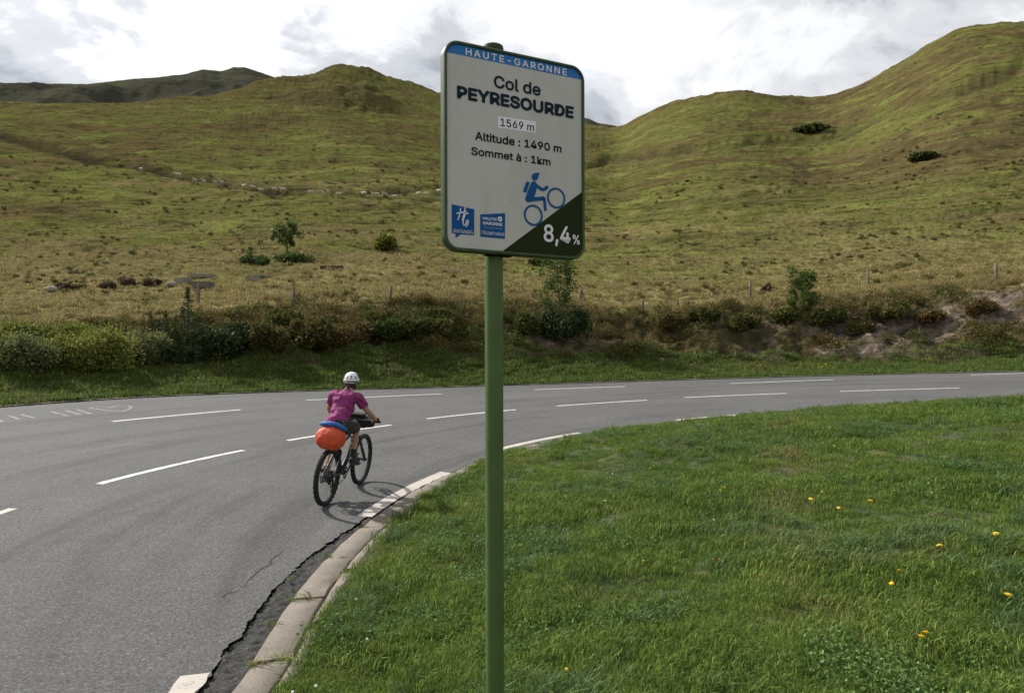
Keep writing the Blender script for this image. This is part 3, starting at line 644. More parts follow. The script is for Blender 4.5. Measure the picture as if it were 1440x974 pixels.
panel = prism(MB(), rrect(SW, SH, RC, inset=RIM - 0.002), YF + 0.003, YF + 0.034).build('panel', M_FACE, sign)
for zc_ in (0.16, 0.66):
    c = MB().box((0, -0.018, zb + zc_), (0.30, 0.022, 0.04)).tube([(0, 0, zb + zc_ - 0.018), (0, 0, zb + zc_ + 0.018)], 0.043, 24)
    c.build('clamp', M_STEEL, sign)
br = MB().box((0.0, -0.036, zb + 0.004), (0.115, 0.03, 0.016)).tube([(-0.045, -0.04, zb - 0.006), (-0.045, -0.04, zb + 0.004)], 0.009, 8).tube([(0.045, -0.04, zb - 0.006), (0.045, -0.04, zb + 0.004)], 0.009, 8)
br.build('bracket', M_BLK, sign)
def flat(name, poly, mat, layer=1, parent=None):
    """flat print on the panel, poly in panel metres; layer lifts it."""
    bm = bmesh.new(); y = YF + 0.003 - 0.0006 * layer
    f = bm.faces.new([bm.verts.new((x0 + a, y, zb + b)) for a, b in poly]); bmesh.ops.triangulate(bm, faces=[f])
    for f in bm.faces:
        if f.normal.y > 0: f.normal_flip()
    me = bpy.data.meshes.new(name); bm.to_mesh(me); bm.free(); me.materials.append(mat)
    return link(name, me, parent or panel)
def clip_poly(poly, a, b, c):
    """keep a*x+b*y+c >= 0"""
    out = []
    for p_, q_ in zip(poly, poly[1:] + poly[:1]):
        dp = a * p_[0] + b * p_[1] + c; dq = a * q_[0] + b * q_[1] + c
        if dp >= 0: out.append(p_)
        if dp * dq < 0: k_ = dp / (dp - dq); out.append((p_[0] + (q_[0] - p_[0]) * k_, p_[1] + (q_[1] - p_[1]) * k_))
    return out
fi = rrect(SW, SH, RC, inset=RIM - 0.0015)
zbl = 0.5 * (on_sign(630, 74.9)[1] + on_sign(820.5, 110.9)[1])
flat('blue_band', clip_poly(fi, 0, 1, -zbl), M_BAND)
A_, B_ = on_sign(819.9, 269.8), on_sign(705.5, 354.5)
dx_, dz_ = A_[0] - B_[0], A_[1] - B_[1]
flat('gradient_wedge', clip_poly(fi, dz_, -dx_, -(dz_ * B_[0] - dx_ * B_[1])), M_DKG)
FONT = None
try:
    import os
    fd = os.path.join(bpy.utils.resource_path('LOCAL'), 'datafiles', 'fonts'); FONT = bpy.data.fonts.load(os.path.join(fd, 'Inter.woff2'))
except Exception: FONT = None
def text(body, lb, rb_, top, mat, layer=2, bold=0.0, name='lettering', spacing=1.0, shear=0.0, parent=None):
    """lettering whose box runs from the left baseline pixel to the right baseline pixel, cap height to pixel top."""
    cu = bpy.data.curves.new(name, 'FONT'); cu.body = body; cu.size = 1.0; cu.space_character = spacing; cu.shear = shear
    if FONT:
        plain = cu.font; cu.font = FONT
        if plain:
            cu.font_bold = plain
            for q_, ch_ in enumerate(body):
                if ch_ in '': cu.body_format[q_].use_bold = True
    cu.resolution_u = 4
    tmp = bpy.data.objects.new('tmp_text', cu); me = bpy.data.meshes.new_from_object(tmp)
    co = np.empty(len(me.vertices) * 3, np.float32); me.vertices.foreach_get('co', co); co = co.reshape(-1, 3)
    cu2 = bpy.data.curves.new('cap', 'FONT'); cu2.body = 'H'; cu2.font = cu.font; tm2 = bpy.data.objects.new('tmp_cap', cu2); m2 = bpy.data.meshes.new_from_object(tm2)
    hy_ = max(v.co.y for v in m2.vertices); ly = min(v.co.y for v in m2.vertices)
    (ax, az), (bx, bz), (tx, tz) = lb, rb_, top
    az = (az + bz) / 2; sx = (bx - ax) / (co[:, 0].max() - co[:, 0].min()); sz = (tz - lb[1]) / (hy_ - ly)
    tris = np.array([list(t_.vertices) for t_ in (me.calc_loop_triangles() or me.loop_triangles)], np.int32); cap_m = (tz - lb[1]); VV = []; TT = []
    offs = [(0.0, 0.0)] + ([(bold * 1.3 * cap_m * math.cos(a_), bold * 1.3 * cap_m * math.sin(a_)) for a_ in np.linspace(0, 2 * math.pi, 9)[:-1]] if bold else [])
    wd = co[:, 0].max() - co[:, 0].min(); ins = bold * 1.3 * cap_m; sx = (bx - ax - 2 * ins) / wd; sz = (tz - lb[1] - 2 * ins) / (hy_ - ly)
    for q_, (ox, oz) in enumerate(offs):
        out = np.empty_like(co); out[:, 0] = x0 + ax + ins + (co[:, 0] - co[:, 0].min()) * sx + ox; out[:, 1] = YF + 0.003 - 0.0006 * layer - 0.0001 * q_; out[:, 2] = zb + az + ins + (co[:, 1] - ly) * sz + oz
        VV.append(out); TT.append(tris + q_ * len(co))
    bpy.data.meshes.remove(me); me = fast_mesh(name, np.concatenate(VV), np.concatenate(TT), mat, False)
    for o_ in (tmp, tm2): bpy.data.objects.remove(o_)
    for c_ in (cu, cu2): bpy.data.curves.remove(c_)
    bpy.data.meshes.remove(m2)
    return link(name, me, parent or panel)
Z1 = lambda zx, zy: on_sign(610 + zx * 230 / 1120, 40 + zy * 200 / 974)
Z2 = lambda zx, zy: on_sign(610 + zx * 230 / 1120, 200 + zy * 200 / 974)
text('HAUTE-GARONNE', Z1(225, 187), Z1(917, 318), Z1(225, 139), M_LET, bold=0.028, spacing=1.25)
text('Col de', Z1(418, 411), Z1(738, 456), Z1(418, 326), M_INK, bold=0.03)
text('PEYRESOURDE', Z1(165, 482), Z1(965, 615), Z1(165, 393), M_INK, bold=0.055)
flat('height_plate', [Z1(447, 678), Z1(704, 715), Z1(707, 638), Z1(447, 600)], simple('plate_white', (0.80, 0.82, 0.83), 0.3, var=0.02), 1)
text('1569 m', Z1(463, 668), Z1(692, 702), Z1(463, 616), M_BLK, bold=0.008)
text('Altitude : 1490 m', Z1(288, 763), Z1(880, 850), Z1(288, 706), M_BLK, bold=0.028)
text('Sommet à : 1km', Z1(262, 866), Z1(805, 938), Z1(262, 812), M_BLK, bold=0.028)
text('8,4', Z2(756, 680), Z2(940, 694), Z2(756, 562), M_LET, bold=0.022)
text('%', Z2(955, 697), Z2(1003, 703), Z2(955, 632), M_LET, bold=0.02)
def annulus(c, r_out, r_in, mat, layer=2, n=36):
    mbv = []; y = YF + 0.003 - 0.0006 * layer
    for k in range(n):
        a = 2 * math.pi * k / n
        for r_ in (r_out, r_in): mbv.append((x0 + c[0] + r_ * math.cos(a), y, zb + c[1] + r_ * math.sin(a)))
    return MB().add(mbv, [(2 * k, 2 * ((k + 1) % n), 2 * ((k + 1) % n) + 1, 2 * k + 1) for k in range(n)]).build('pictogram', mat, panel)
for c in ((843, 383), (686, 500)): annulus(Z2(*c), 0.0437, 0.0352, M_LOGO, 3)
def zp(pts): return [Z2(*p_) for p_ in pts][::-1]
flat('pictogram', zp([(676, 232), (684, 216), (700, 210), (728, 209), (733, 214), (720, 225), (720, 240), (714, 256), (700, 264), (686, 260), (677, 248)]), M_LOGO, 3)
flat('pictogram', zp([(640, 268), (662, 274), (640, 345), (618, 340), (616, 332)]), M_LOGO, 3)
flat('pictogram', zp([(672, 276), (688, 266), (704, 274), (712, 290), (706, 335), (690, 385), (668, 411), (640, 408), (630, 394), (632, 378)]), M_LOGO, 3)
PICTO = [([(694, 282), (718, 306), (750, 326), (768, 318), (786, 303)], 0.0135), ([(655, 393), (700, 390), (762, 384)], 0.0165), ([(760, 378), (764, 420), (769, 470)], 0.0125)]
b1 = flat('regional_logo', zp([(127, 422), (280, 458), (282, 465), (280, 635), (190, 629), (152, 655), (152, 624), (127, 620)]), M_LOGO, 2)
def stroke(pts, w_, mat, layer, name='lettering'):
    """brush stroke through zoom points on the panel."""
    P = np.array([Z2(*p_) for p_ in pts]); m_ = len(P); tn = np.gradient(P, axis=0); tn /= np.linalg.norm(tn, axis=1)[:, None] + 1e-9
    nn_ = np.stack([-tn[:, 1], tn[:, 0]], 1) * w_ / 2; y = YF + 0.003 - 0.0006 * layer
    vs = [(x0 + a, y, zb + b) for a, b in np.concatenate([P + nn_, P - nn_])]
    return MB().add(vs, [(k, k + 1, k + 1 + m_, k + m_) for k in range(m_ - 1)]).build(name, mat, panel)
for pts in ([(188, 450), (183, 480), (176, 510), (168, 530)], [(219, 446), (212, 480), (205, 510), (198, 536)], [(158, 484), (180, 484), (205, 477), (228, 470)],
            [(240, 492), (232, 482), (220, 490), (208, 520), (203, 550), (210, 568), (222, 560), (232, 535), (226, 534), (240, 532), (236, 560), (224, 578)]):
    stroke(pts, 0.0046, M_LET, 3)
for pts, w_ in PICTO: stroke(pts, w_, M_LOGO, 3.3, 'pictogram')
text('DEPARTEMENT', Z2(140, 604), Z2(268, 611), Z2(140, 596), M_LET, 3, 0.01)
text('HAUTE-GARONNE.FR', Z2(136, 618), Z2(272, 625), Z2(136, 606), M_LET, 3, 0.01)
b2 = flat('tourism_logo', zp([(322, 493), (493, 485), (490, 661), (322, 645)]), M_LOGO, 2)
text('HAUTE', Z2(339, 534), Z2(434, 534), Z2(339, 514), M_LET, 3, 0.03)
annulus(Z2(457, 525), 0.0098, 0.004, M_LET, 3, 20)
text('GARONNE', Z2(339, 566), Z2(473, 571), Z2(339, 544), M_LET, 3, 0.03)
text('TOURISME', Z2(341, 588), Z2(473, 597), Z2(341, 576), simple('pale_blue', (0.30, 0.45, 0.62), 0.4), 3, 0.0, spacing=1.3)
text("l'Accent nature", Z2(330, 632), Z2(484, 637), Z2(330, 606), M_LET, 3, 0.0, shear=0.35)

# ---------------------------------------------------------------- bicycle
M_TYRE = simple('tyre_rubber', (0.018, 0.018, 0.018), 0.85, var=0.2)
M_RIMB = simple('black_rim', (0.03, 0.03, 0.032), 0.35, metal=0.3)
M_FRAME = simple('frame_black', (0.022, 0.022, 0.025), 0.35, var=0.1)
M_ALU = simple('bare_alloy', (0.35, 0.35, 0.36), 0.35, metal=0.9)
M_DARKM = simple('dark_metal', (0.06, 0.06, 0.06), 0.4, metal=0.8)
M_GRIP = simple('grip_rubber', (0.015, 0.015, 0.015), 0.9)
ra_ = hit_road(457.5, 709.5); fa_ = hit_road(503.5, 681)
hd = Vector(fa_ - ra_); BK = 1.0
bx_ax = hd.normalized(); by_ax = Vector((0, 0, 1)).cross(bx_ax).normalized(); bz_ax = bx_ax.cross(by_ax)
BM = Matrix((bx_ax, by_ax, bz_ax)).transposed().to_4x4(); WB = 1.16
BSC = 1.045; BM = Matrix.Translation(Vector(ra_) + Vector((0, 0, 0.002))) @ BM @ Matrix.Rotation(math.radians(5.5), 4, 'X') @ Matrix.Scale(BSC, 4)
bike = empty('bicycle'); bike.matrix_world = BM
tag(bike, 'black mountain bicycle ridden up the bend by the person in the white helmet', 'bicycle')
WR = 0.365
def wheel(xc, steer=0.0):
    w_ = MB().torus((0, 0, 0), WR - 0.052, 0.011, 'Y', 44, 8, 1.3).build('wheel', M_RIMB, bike, True, loc=(xc, 0, WR), rot=(0, random.random(), 0))
    ty = MB().torus((0, 0, 0), WR - 0.032, 0.032, 'Y', 56, 12)
    for k in range(64):
        a = 2 * math.pi * k / 64
        for yy in ((-0.014, 0.014) if k % 2 else (-0.022, 0.0, 0.022)):
            rr = WR - 0.001 - 8 * yy * yy
            ty.box((rr * math.cos(a), yy, rr * math.sin(a)), (0.010, 0.009, 0.016), (0, -a, 0))
    ty.build('tyre', M_TYRE, w_, False)
    MB().tube([(0, -0.06, 0), (0, -0.045, 0), (0, -0.03, 0), (0, 0.03, 0), (0, 0.045, 0), (0, 0.06, 0)], [0.014, 0.03, 0.018, 0.018, 0.03, 0.014], 16).build('hub', M_DARKM, w_, True)
    sp_ = MB().tube([(0.024, 0.03, 0), (WR - 0.056, 0.004, 0)], 0.0016, 4).mesh('spoke', M_ALU)
    sp2 = MB().tube([(0.024, -0.03, 0), (WR - 0.056, -0.004, 0)], 0.0016, 4).mesh('spoke', M_ALU)
    for k in range(28):
        link('spoke', sp_ if k % 2 else sp2, w_, rot=(0, 2 * math.pi * k / 28, 0))
    d = MB(); d.torus((0, 0.062, 0), 0.082, 0.009, 'Y', 30, 4, 0.12)
    for k in range(5):
        a = 2 * math.pi * k / 5; d.tube([(0.025 * math.cos(a), 0.062, 0.025 * math.sin(a)), (0.078 * math.cos(a + .4), 0.062, 0.078 * math.sin(a + .4))], 0.004, 5)
    d.build('brake_disc', M_ALU, w_, True)
    return w_
wheel(0.0); wheel(WB)
BBx, BBz = 0.44, 0.335
fr_ = MB()
fr_.tube([(BBx, 0, BBz + 0.02), (0.60, 0, 0.47), (0.84, 0, 0.80)], [(0.03, 0.04), (0.032, 0.042), (0.026, 0.032)], 12)      # down tube
fr_.tube([(BBx, 0, BBz), (0.36, 0, 0.52), (0.285, 0, 0.74)], [0.024, 0.02, 0.018], 12)                                     # seat tube
fr_.tube([(0.30, 0, 0.70), (0.55, 0, 0.77), (0.83, 0, 0.87)], [0.018, 0.02, 0.026], 12)                                    # top tube
fr_.tube([(0.86, 0, 0.76), (0.815, 0, 0.92)], 0.029, 14)                                                                   # head tube
fr_.tube([(BBx, -0.055, BBz), (BBx, 0.055, BBz)], 0.036, 16)
fr_.build('frame', M_FRAME, bike, True)
for sgn in (-1, 1):
    MB().tube([(BBx - 0.02, sgn * 0.03, BBz + 0.03), (0.34, sgn * 0.055, 0.36), (0.12, sgn * 0.066, 0.37), (0, sgn * 0.07, WR)], [0.014, 0.014, 0.012, 0.012], 8).build('chainstay', M_FRAME, bike, True)
    MB().tube([(0.33, sgn * 0.02, 0.66), (0.28, sgn * 0.05, 0.63), (0.10, sgn * 0.066, 0.44), (0, sgn * 0.07, WR)], [0.012, 0.012, 0.011, 0.011], 8).build('seatstay', M_DARKM if sgn < 0 else M_FRAME, bike, True)
MB().tube([(0.29, 0, 0.72), (0.245, 0, 0.90)], 0.0155, 12).build('seatpost', M_DARKM, bike, True)
MB().tube([(0.06, 0, 0.925), (0.12, 0, 0.932), (0.2, 0, 0.925), (0.28, 0, 0.925), (0.35, 0, 0.915)], [(0.06, 0.02), (0.075, 0.025), (0.055, 0.024), (0.025, 0.02), (0.016, 0.014)], 14).build('saddle', M_FRAME, bike, True)
fk = MB()
for sgn in (-1, 1):
    fk.tube([(0.885, sgn * 0.062, 0.72), (1.02, sgn * 0.062, 0.50)], 0.0165, 10)
    fk.tube([(0.985, sgn * 0.063, 0.56), (1.10, sgn * 0.064, 0.40), (WB, sgn * 0.062, WR)], [0.022, 0.021, 0.02], 10)
fk.tube([(0.885, -0.075, 0.735), (0.885, 0.075, 0.735)], [(0.02, 0.028), (0.02, 0.028)], 10)
fk.tube([(0.99, -0.064, 0.60), (0.985, 0, 0.66), (0.99, 0.064, 0.60)], 0.015, 8)
fk.build('fork', M_FRAME, bike, True)
MB().tube([(0.81, 0, 0.93), (0.80, 0, 0.955), (0.85, 0, 0.985)], [0.022, 0.022, 0.02], 10).build('stem', M_FRAME, bike, True)
hb = MB().tube([(0.79, -0.37, 1.0), (0.82, -0.2, 1.0), (0.85, -0.06, 0.985), (0.85, 0.06, 0.985), (0.82, 0.2, 1.0), (0.79, 0.37, 1.0)], 0.0145, 10).build('handlebar', M_FRAME, bike, True)
for sgn in (-1, 1):
    MB().tube([(0.807, sgn * 0.25, 1.0), (0.79, sgn * 0.375, 1.0)], 0.017, 12).build('grip', M_GRIP, bike, True)
    MB().box((0.83, sgn * 0.21, 1.0), (0.035, 0.03, 0.025)).tube([(0.845, sgn * 0.22, 0.995), (0.87, sgn * 0.28, 0.98), (0.865, sgn * 0.34, 0.975)], 0.006, 6).build('brake_lever', M_DARKM, bike, True)
CA = math.radians(40); cr_ = 0.165
pr = (BBx + cr_ * math.cos(CA), -0.135, BBz + cr_ * math.sin(CA)); pl_ = (BBx - cr_ * math.cos(CA), 0.135, BBz - cr_ * math.sin(CA))
for p_, sgn in ((pr, -1), (pl_, 1)):
    MB().tube([(BBx, sgn * 0.075, BBz), (p_[0], sgn * 0.085, p_[2])], [(0.012, 0.016), (0.009, 0.012)], 8).build('crank', M_DARKM, bike, True)
    MB().box((p_[0], sgn * 0.15, p_[2]), (0.10, 0.10, 0.018)).tube([(p_[0], sgn * 0.085, p_[2]), (p_[0], sgn * 0.2, p_[2])], 0.006, 6).build('pedal', M_DARKM, bike)
cg = MB().torus((BBx, -0.058, BBz), 0.07, 0.012, 'Y', 32, 4, 0.2); 
for k in range(4):
    a = k * math.pi / 2; cg.tube([(BBx, -0.06, BBz), (BBx + .066 * math.cos(a), -0.058, BBz + .066 * math.sin(a))], 0.007, 5)
cg.build('chainring', M_DARKM, bike, True)
cs = MB()
for k, r_ in enumerate((0.095, 0.08, 0.066, 0.05, 0.036)): cs.torus((0, -0.036 - 0.006 * k, WR), r_ - 0.01, 0.01, 'Y', 28, 4, 0.12)
cs.build('cassette', M_DARKM, bike, True)
ch = MB().tube([(BBx, -0.058, BBz + 0.075), (0.0, -0.05, WR + 0.06)], 0.004, 5).tube([(BBx, -0.058, BBz - 0.075), (0.05, -0.055, 0.20), (0.03, -0.055, 0.185)], 0.004, 5)
ch.tube([(0.03, -0.055, 0.185), (-0.02, -0.055, 0.22), (0.0, -0.05, WR - 0.07)], 0.004, 5); ch.build('chain', M_DARKM, bike)
MB().tube([(0, -0.08, WR - 0.02), (0.0, -0.075, 0.27), (0.035, -0.062, 0.19)], [0.012, 0.014, 0.01], 8).torus((0.03, -0.055, 0.195), 0.018, 0.005, 'Y', 14, 6).torus((0.0, -0.055, 0.255), 0.018, 0.005, 'Y', 14, 6).build('derailleur', M_DARKM, bike, True)
MB().box((-0.02, 0.062, WR + 0.09), (0.05, 0.03, 0.045)).build('brake_caliper', M_DARKM, bike)
MB().box((1.10, 0.062, WR + 0.075), (0.05, 0.03, 0.05)).build('brake_caliper', M_DARKM, bike)
# ---------------------------------------------------------------- bags
M_ORANGE, t, b, _ = new_mat('orange_cover'); n = noise(t, objco(t), 9, 5, 0.6, 1.0)
setc(t, b, ramp(t, n, [(0.3, (0.52, 0.055, 0.016)), (0.7, (0.70, 0.10, 0.03))])); b.inputs['Roughness'].default_value = 0.65; bump(t, b, n, 0.6, 0.02)
M_BLUE = simple('blue_cloth', (0.02, 0.14, 0.45), 0.7, var=0.3, scale=14, bmp=0.6)
M_BAGB = simple('black_bag', (0.016, 0.016, 0.018), 0.7, var=0.3, bmp=0.3)
def blob(name, c, r, mat, parent, seed, amp=0.08, n=28, m=20, flat_b=None, rot=None):
    mb = MB().ball(c, r, n, m, rot); v = np.array([tuple(x_) for x_ in mb.v]); c_ = np.array(c); d_ = v - c_; 
    th_ = np.arctan2(d_[:, 1], d_[:, 0]); ln = np.linalg.norm(d_ / np.array(r), axis=1)[:, None]
    k_ = 1 + amp * (fbm(th_ * 3.4 + 4, d_[:, 2] * 5, 4, seed, 0.6) * np.cos(np.arcsin(np.clip(d_[:, 2] / r[2], -1, 1))) + 0.5 * fbm(d_[:, 1] * 14, d_[:, 2] * 14, 2, seed + 5))[:, None]
    v = c_ + d_ * k_
    if flat_b is not None: v[:, 2] = np.maximum(v[:, 2], flat_b + 0.2 * (v[:, 2] - flat_b))
    mb.v = [tuple(x_) for x_ in v]; return mb.build(name, mat, parent, True)
sbag = empty('saddle_bag'); sbag.matrix_world = BM
tag(sbag, 'bulging orange covered bag with a blue rolled top, strapped behind the bicycle saddle', 'bag')
blob('bag_cover', (-0.04, -0.03, 0.88), (0.15, 0.185, 0.165), M_ORANGE, sbag, 3, 0.07, flat_b=0.745, n=48, m=32)
bt = MB().tube([(-0.01, 0.13, 1.04), (-0.06, 0.07, 1.062), (-0.075, -0.02, 1.07), (-0.06, -0.11, 1.06), (-0.02, -0.17, 1.025), (0.05, -0.20, 0.985)], [0.018, 0.028, 0.030, 0.030, 0.028, 0.014], 12)
bt.build('blue_roll', M_BLUE, sbag, True)
MB().tube([(0.2, 0.0, 0.90), (0.06, 0.0, 0.80)], 0.012, 6).build('strap', M_BAGB, sbag)
hbag = empty('handlebar_bag'); hbag.matrix_world = BM
tag(hbag, 'black rolled bag strapped across the front of the bicycle handlebar', 'bag')
MB().tube([(0.93, -0.235, 0.965), (0.93, -0.22, 0.965), (0.93, -0.1, 0.955), (0.93, 0.1, 0.955), (0.93, 0.22, 0.965), (0.93, 0.235, 0.965)], [0.05, 0.075, 0.085, 0.085, 0.075, 0.05], 16).build('bag_body', M_BAGB, hbag, True)
for yy in (-0.09, 0.09): MB().torus((0.93, yy, 0.955), 0.087, 0.006, 'Y', 24, 6, 2.2).build('strap', M_GRIP, hbag, True)
MB().box((0.905, 0, 1.055), (0.09, 0.22, 0.03), (0, -0.2, 0)).build('top_pouch', M_GRIP, hbag, bevel=0.008)

# ---------------------------------------------------------------- rider
M_SKIN = simple('skin', (0.42, 0.235, 0.165), 0.55, var=0.06, spec=0.35)
M_SHIRT, t, b, _ = new_mat('purple_jersey'); n = noise(t, objco(t), 7, 5, 0.6, 1.5, (1, 1, 0.6))
setc(t, b, ramp(t, n, [(0.3, (0.20, 0.022, 0.115)), (0.7, (0.29, 0.034, 0.165))])); b.inputs['Roughness'].default_value = 0.85; bump(t, b, n, 0.9, 0.04)
M_SHORT, t, b, _ = new_mat('patterned_shorts'); v = N(t, 'ShaderNodeTexVoronoi', Scale=38.0); t.links.new(objco(t), v.inputs['Vector'])
setc(t, b, ramp(t, v.outputs['Color'], [(0.0, (0.018, 0.014, 0.016)), (0.62, (0.03, 0.022, 0.024)), (0.8, (0.14, 0.10, 0.10)), (1.0, (0.2, 0.15, 0.15))], 'CONSTANT')); b.inputs['Roughness'].default_value = 0.85
M_SHOE = simple('shoe_black', (0.02, 0.02, 0.022), 0.7, var=0.3); M_SOLE = simple('shoe_sole', (0.09, 0.09, 0.09), 0.8)
M_HELM = simple('helmet_white', (0.78, 0.79, 0.79), 0.3, var=0.03); M_VENT = simple('helmet_vent', (0.012, 0.012, 0.012), 0.6)
M_HAIR = simple('brown_hair', (0.05, 0.028, 0.016), 0.6, var=0.4, scale=60)
per = empty('person'); per.matrix_world = BM
tag(per, 'person in white helmet, purple T-shirt and dark patterned shorts riding away on the bicycle', 'person')
HIP = Vector((0.165, 0, 1.0)); CH = Vector((0.36, 0, 1.22)); NK = Vector((0.475, 0, 1.40)); HD = Vector((0.575, -0.01, 1.535))
def limb(mb, pts, rad, n=12): mb.tube(pts, rad, n); mb.ball(pts[0], rad[0] if isinstance(rad[0], float) else max(rad[0]), 10, 6); mb.ball(pts[-1], rad[-1] if isinstance(rad[-1], float) else max(rad[-1]), 10, 6)
def arm(s_): return [Vector((0.445, s_ * 0.165, 1.365)), Vector((0.555, s_ * 0.275, 1.165)), Vector((0.755, s_ * 0.315, 1.035))]
def leg(s_):
    hip = Vector((0.17, s_ * 0.085, 0.985)); p_ = Vector(pr if s_ < 0 else pl_); ank = Vector((p_.x - 0.09, s_ * 0.135, p_.z + 0.10))
    d_ = ank - hip; L = d_.length; dn = d_.normalized(); fw = Vector((1, 0, 0)); perp = (fw - dn * fw.dot(dn)).normalized(); h_ = math.sqrt(max(0.01, 0.415 ** 2 - (L / 2) ** 2))
    return [hip, hip + d_ * 0.5 + perp * h_ + Vector((0, s_ * 0.02, 0)), ank]
body = MB()
body.tube([HIP - Vector((0.0, 0, 0.06)), HIP, HIP + (CH - HIP) * 0.45, CH, NK - Vector((0.05, 0, 0.05)), NK], [(0.13, 0.10), (0.155, 0.115), (0.125, 0.095), (0.145, 0.105), (0.15, 0.08), (0.06, 0.055)], 18, up=(0, 1, 0) if False else None)
body.tube([NK - Vector((0.03, 0, 0.03)), HD - Vector((0.035, 0, 0.06))], [0.058, 0.05], 12)
body.ball(HD + Vector((0.0, 0, 0.0)), (0.088, 0.073, 0.10), 18, 14, (0, 0.15, 0)); body.ball(HD + Vector((0.045, 0, -0.055)), (0.05, 0.05, 0.055), 12, 8)
body.ball(HD + Vector((0.098, 0, -0.02)), (0.02, 0.013, 0.024), 8, 6)
for s_ in (-1, 1):
    body.ball(HD + Vector((-0.005, s_ * 0.073, -0.012)), (0.02, 0.01, 0.03), 8, 6)
    sh_, el, wr = arm(s_); limb(body, [sh_ - Vector((0.02, s_ * 0.05, -0.0)), sh_, sh_ + (el - sh_) * 0.5, el, el + (wr - el) * 0.35, wr], [0.055, 0.052, 0.045, 0.036, 0.038, 0.026])
    h_, kn, an = leg(s_); limb(body, [h_, h_ + (kn - h_) * 0.5, kn, kn + (an - kn) * 0.3, an, an - Vector((0.01, 0, 0.05))], [0.085, 0.072, 0.054, 0.056, 0.035, 0.034])
    # hand: palm over the grip, four fingers curled round it and a thumb beneath
    g0 = Vector((0.80, s_ * 0.31, 1.0)); body.tube([wr, wr + (g0 + Vector((-0.01, 0, 0.03)) - wr) * 0.5, g0 + Vector((0.005, 0, 0.03))], [(0.024, 0.022), (0.036, 0.018), (0.04, 0.014)], 10)
    for k_ in range(4):
        yk = s_ * (0.27 + 0.022 * k_); ln_ = (0.9, 1.0, 0.97, 0.8)[k_]
        body.tube([(0.805, yk, 1.028), (0.832, yk, 1.018), (0.838, yk, 0.992 ), (0.822, yk, 0.992 - 0.016 * ln_)], [0.0105, 0.010, 0.0092, 0.008], 8)
    body.tube([(0.785, s_ * 0.275, 1.02), (0.775, s_ * 0.262, 0.995), (0.795, s_ * 0.255, 0.976)], [0.012, 0.0105, 0.009], 8)
bo = body.build('body', M_SKIN, per, True)
bake(bo, ('REMESH', dict(mode='VOXEL', voxel_size=0.0065)), ('SMOOTH', dict(factor=0.6, iterations=3)))
bo.data.polygons.foreach_set('use_smooth', np.ones(len(bo.data.polygons), bool))
shirt = MB(); shirt.tube([HIP + Vector((0.0, 0, -0.005)), HIP + Vector((0.03, 0, 0.055)), HIP + (CH - HIP) * 0.5, CH, NK - Vector((0.075, 0, 0.045)), NK - Vector((0.02, 0, 0.012)), NK + Vector((0.008, 0, 0.018))], [(0.155, 0.122), (0.150, 0.118), (0.131, 0.107), (0.150, 0.115), (0.156, 0.095), (0.092, 0.078), (0.064, 0.060)], 20)
for s_ in (-1, 1):
    sh_, el, _w = arm(s_); e2 = sh_ + (el - sh_) * 0.62
    shirt.tube([sh_ - Vector((0.03, s_ * 0.08, 0.0)), sh_ + Vector((0, 0, 0.0)), sh_ + (el - sh_) * 0.3, e2], [0.072, 0.07, 0.064, 0.061], 14); shirt.ball(sh_, 0.069, 12, 8)
so_ = shirt.build('t_shirt', M_SHIRT, per, True)
bake(so_, ('REMESH', dict(mode='VOXEL', voxel_size=0.0075)), ('SMOOTH', dict(factor=0.6, iterations=6)))
co = np.empty(len(so_.data.vertices) * 3, np.float32); so_.data.vertices.foreach_get('co', co); co = co.reshape(-1, 3)
nm = np.empty(len(so_.data.vertices) * 3, np.float32); so_.data.vertices.foreach_get('normal', nm); nm = nm.reshape(-1, 3)
wr_ = 0.011 * fbm(co[:, 0] * 13 + co[:, 2] * 16, co[:, 1] * 9 - co[:, 2] * 5, 3, 91); so_.data.vertices.foreach_set('co', (co + nm * wr_[:, None].astype(np.float32)).ravel())
so_.data.polygons.foreach_set('use_smooth', np.ones(len(so_.data.polygons), bool)); so_.data.update()
shr = MB(); shr.tube([HIP + Vector((-0.01, 0, -0.075)), HIP + Vector((0, 0, -0.02)), HIP + Vector((0.035, 0, 0.06))], [(0.15, 0.125), (0.172, 0.132), (0.15, 0.115)], 18)
for s_ in (-1, 1):
    h_, kn, _a = leg(s_); limb(shr, [h_, h_ + (kn - h_) * 0.45, h_ + (kn - h_) * 0.88], [0.105, 0.096, 0.088])
sr = shr.build('shorts', M_SHORT, per, True); bake(sr, ('REMESH', dict(mode='VOXEL', voxel_size=0.009)), ('SMOOTH', dict(factor=0.5, iterations=4)))
sr.data.polygons.foreach_set('use_smooth', np.ones(len(sr.data.polygons), bool))
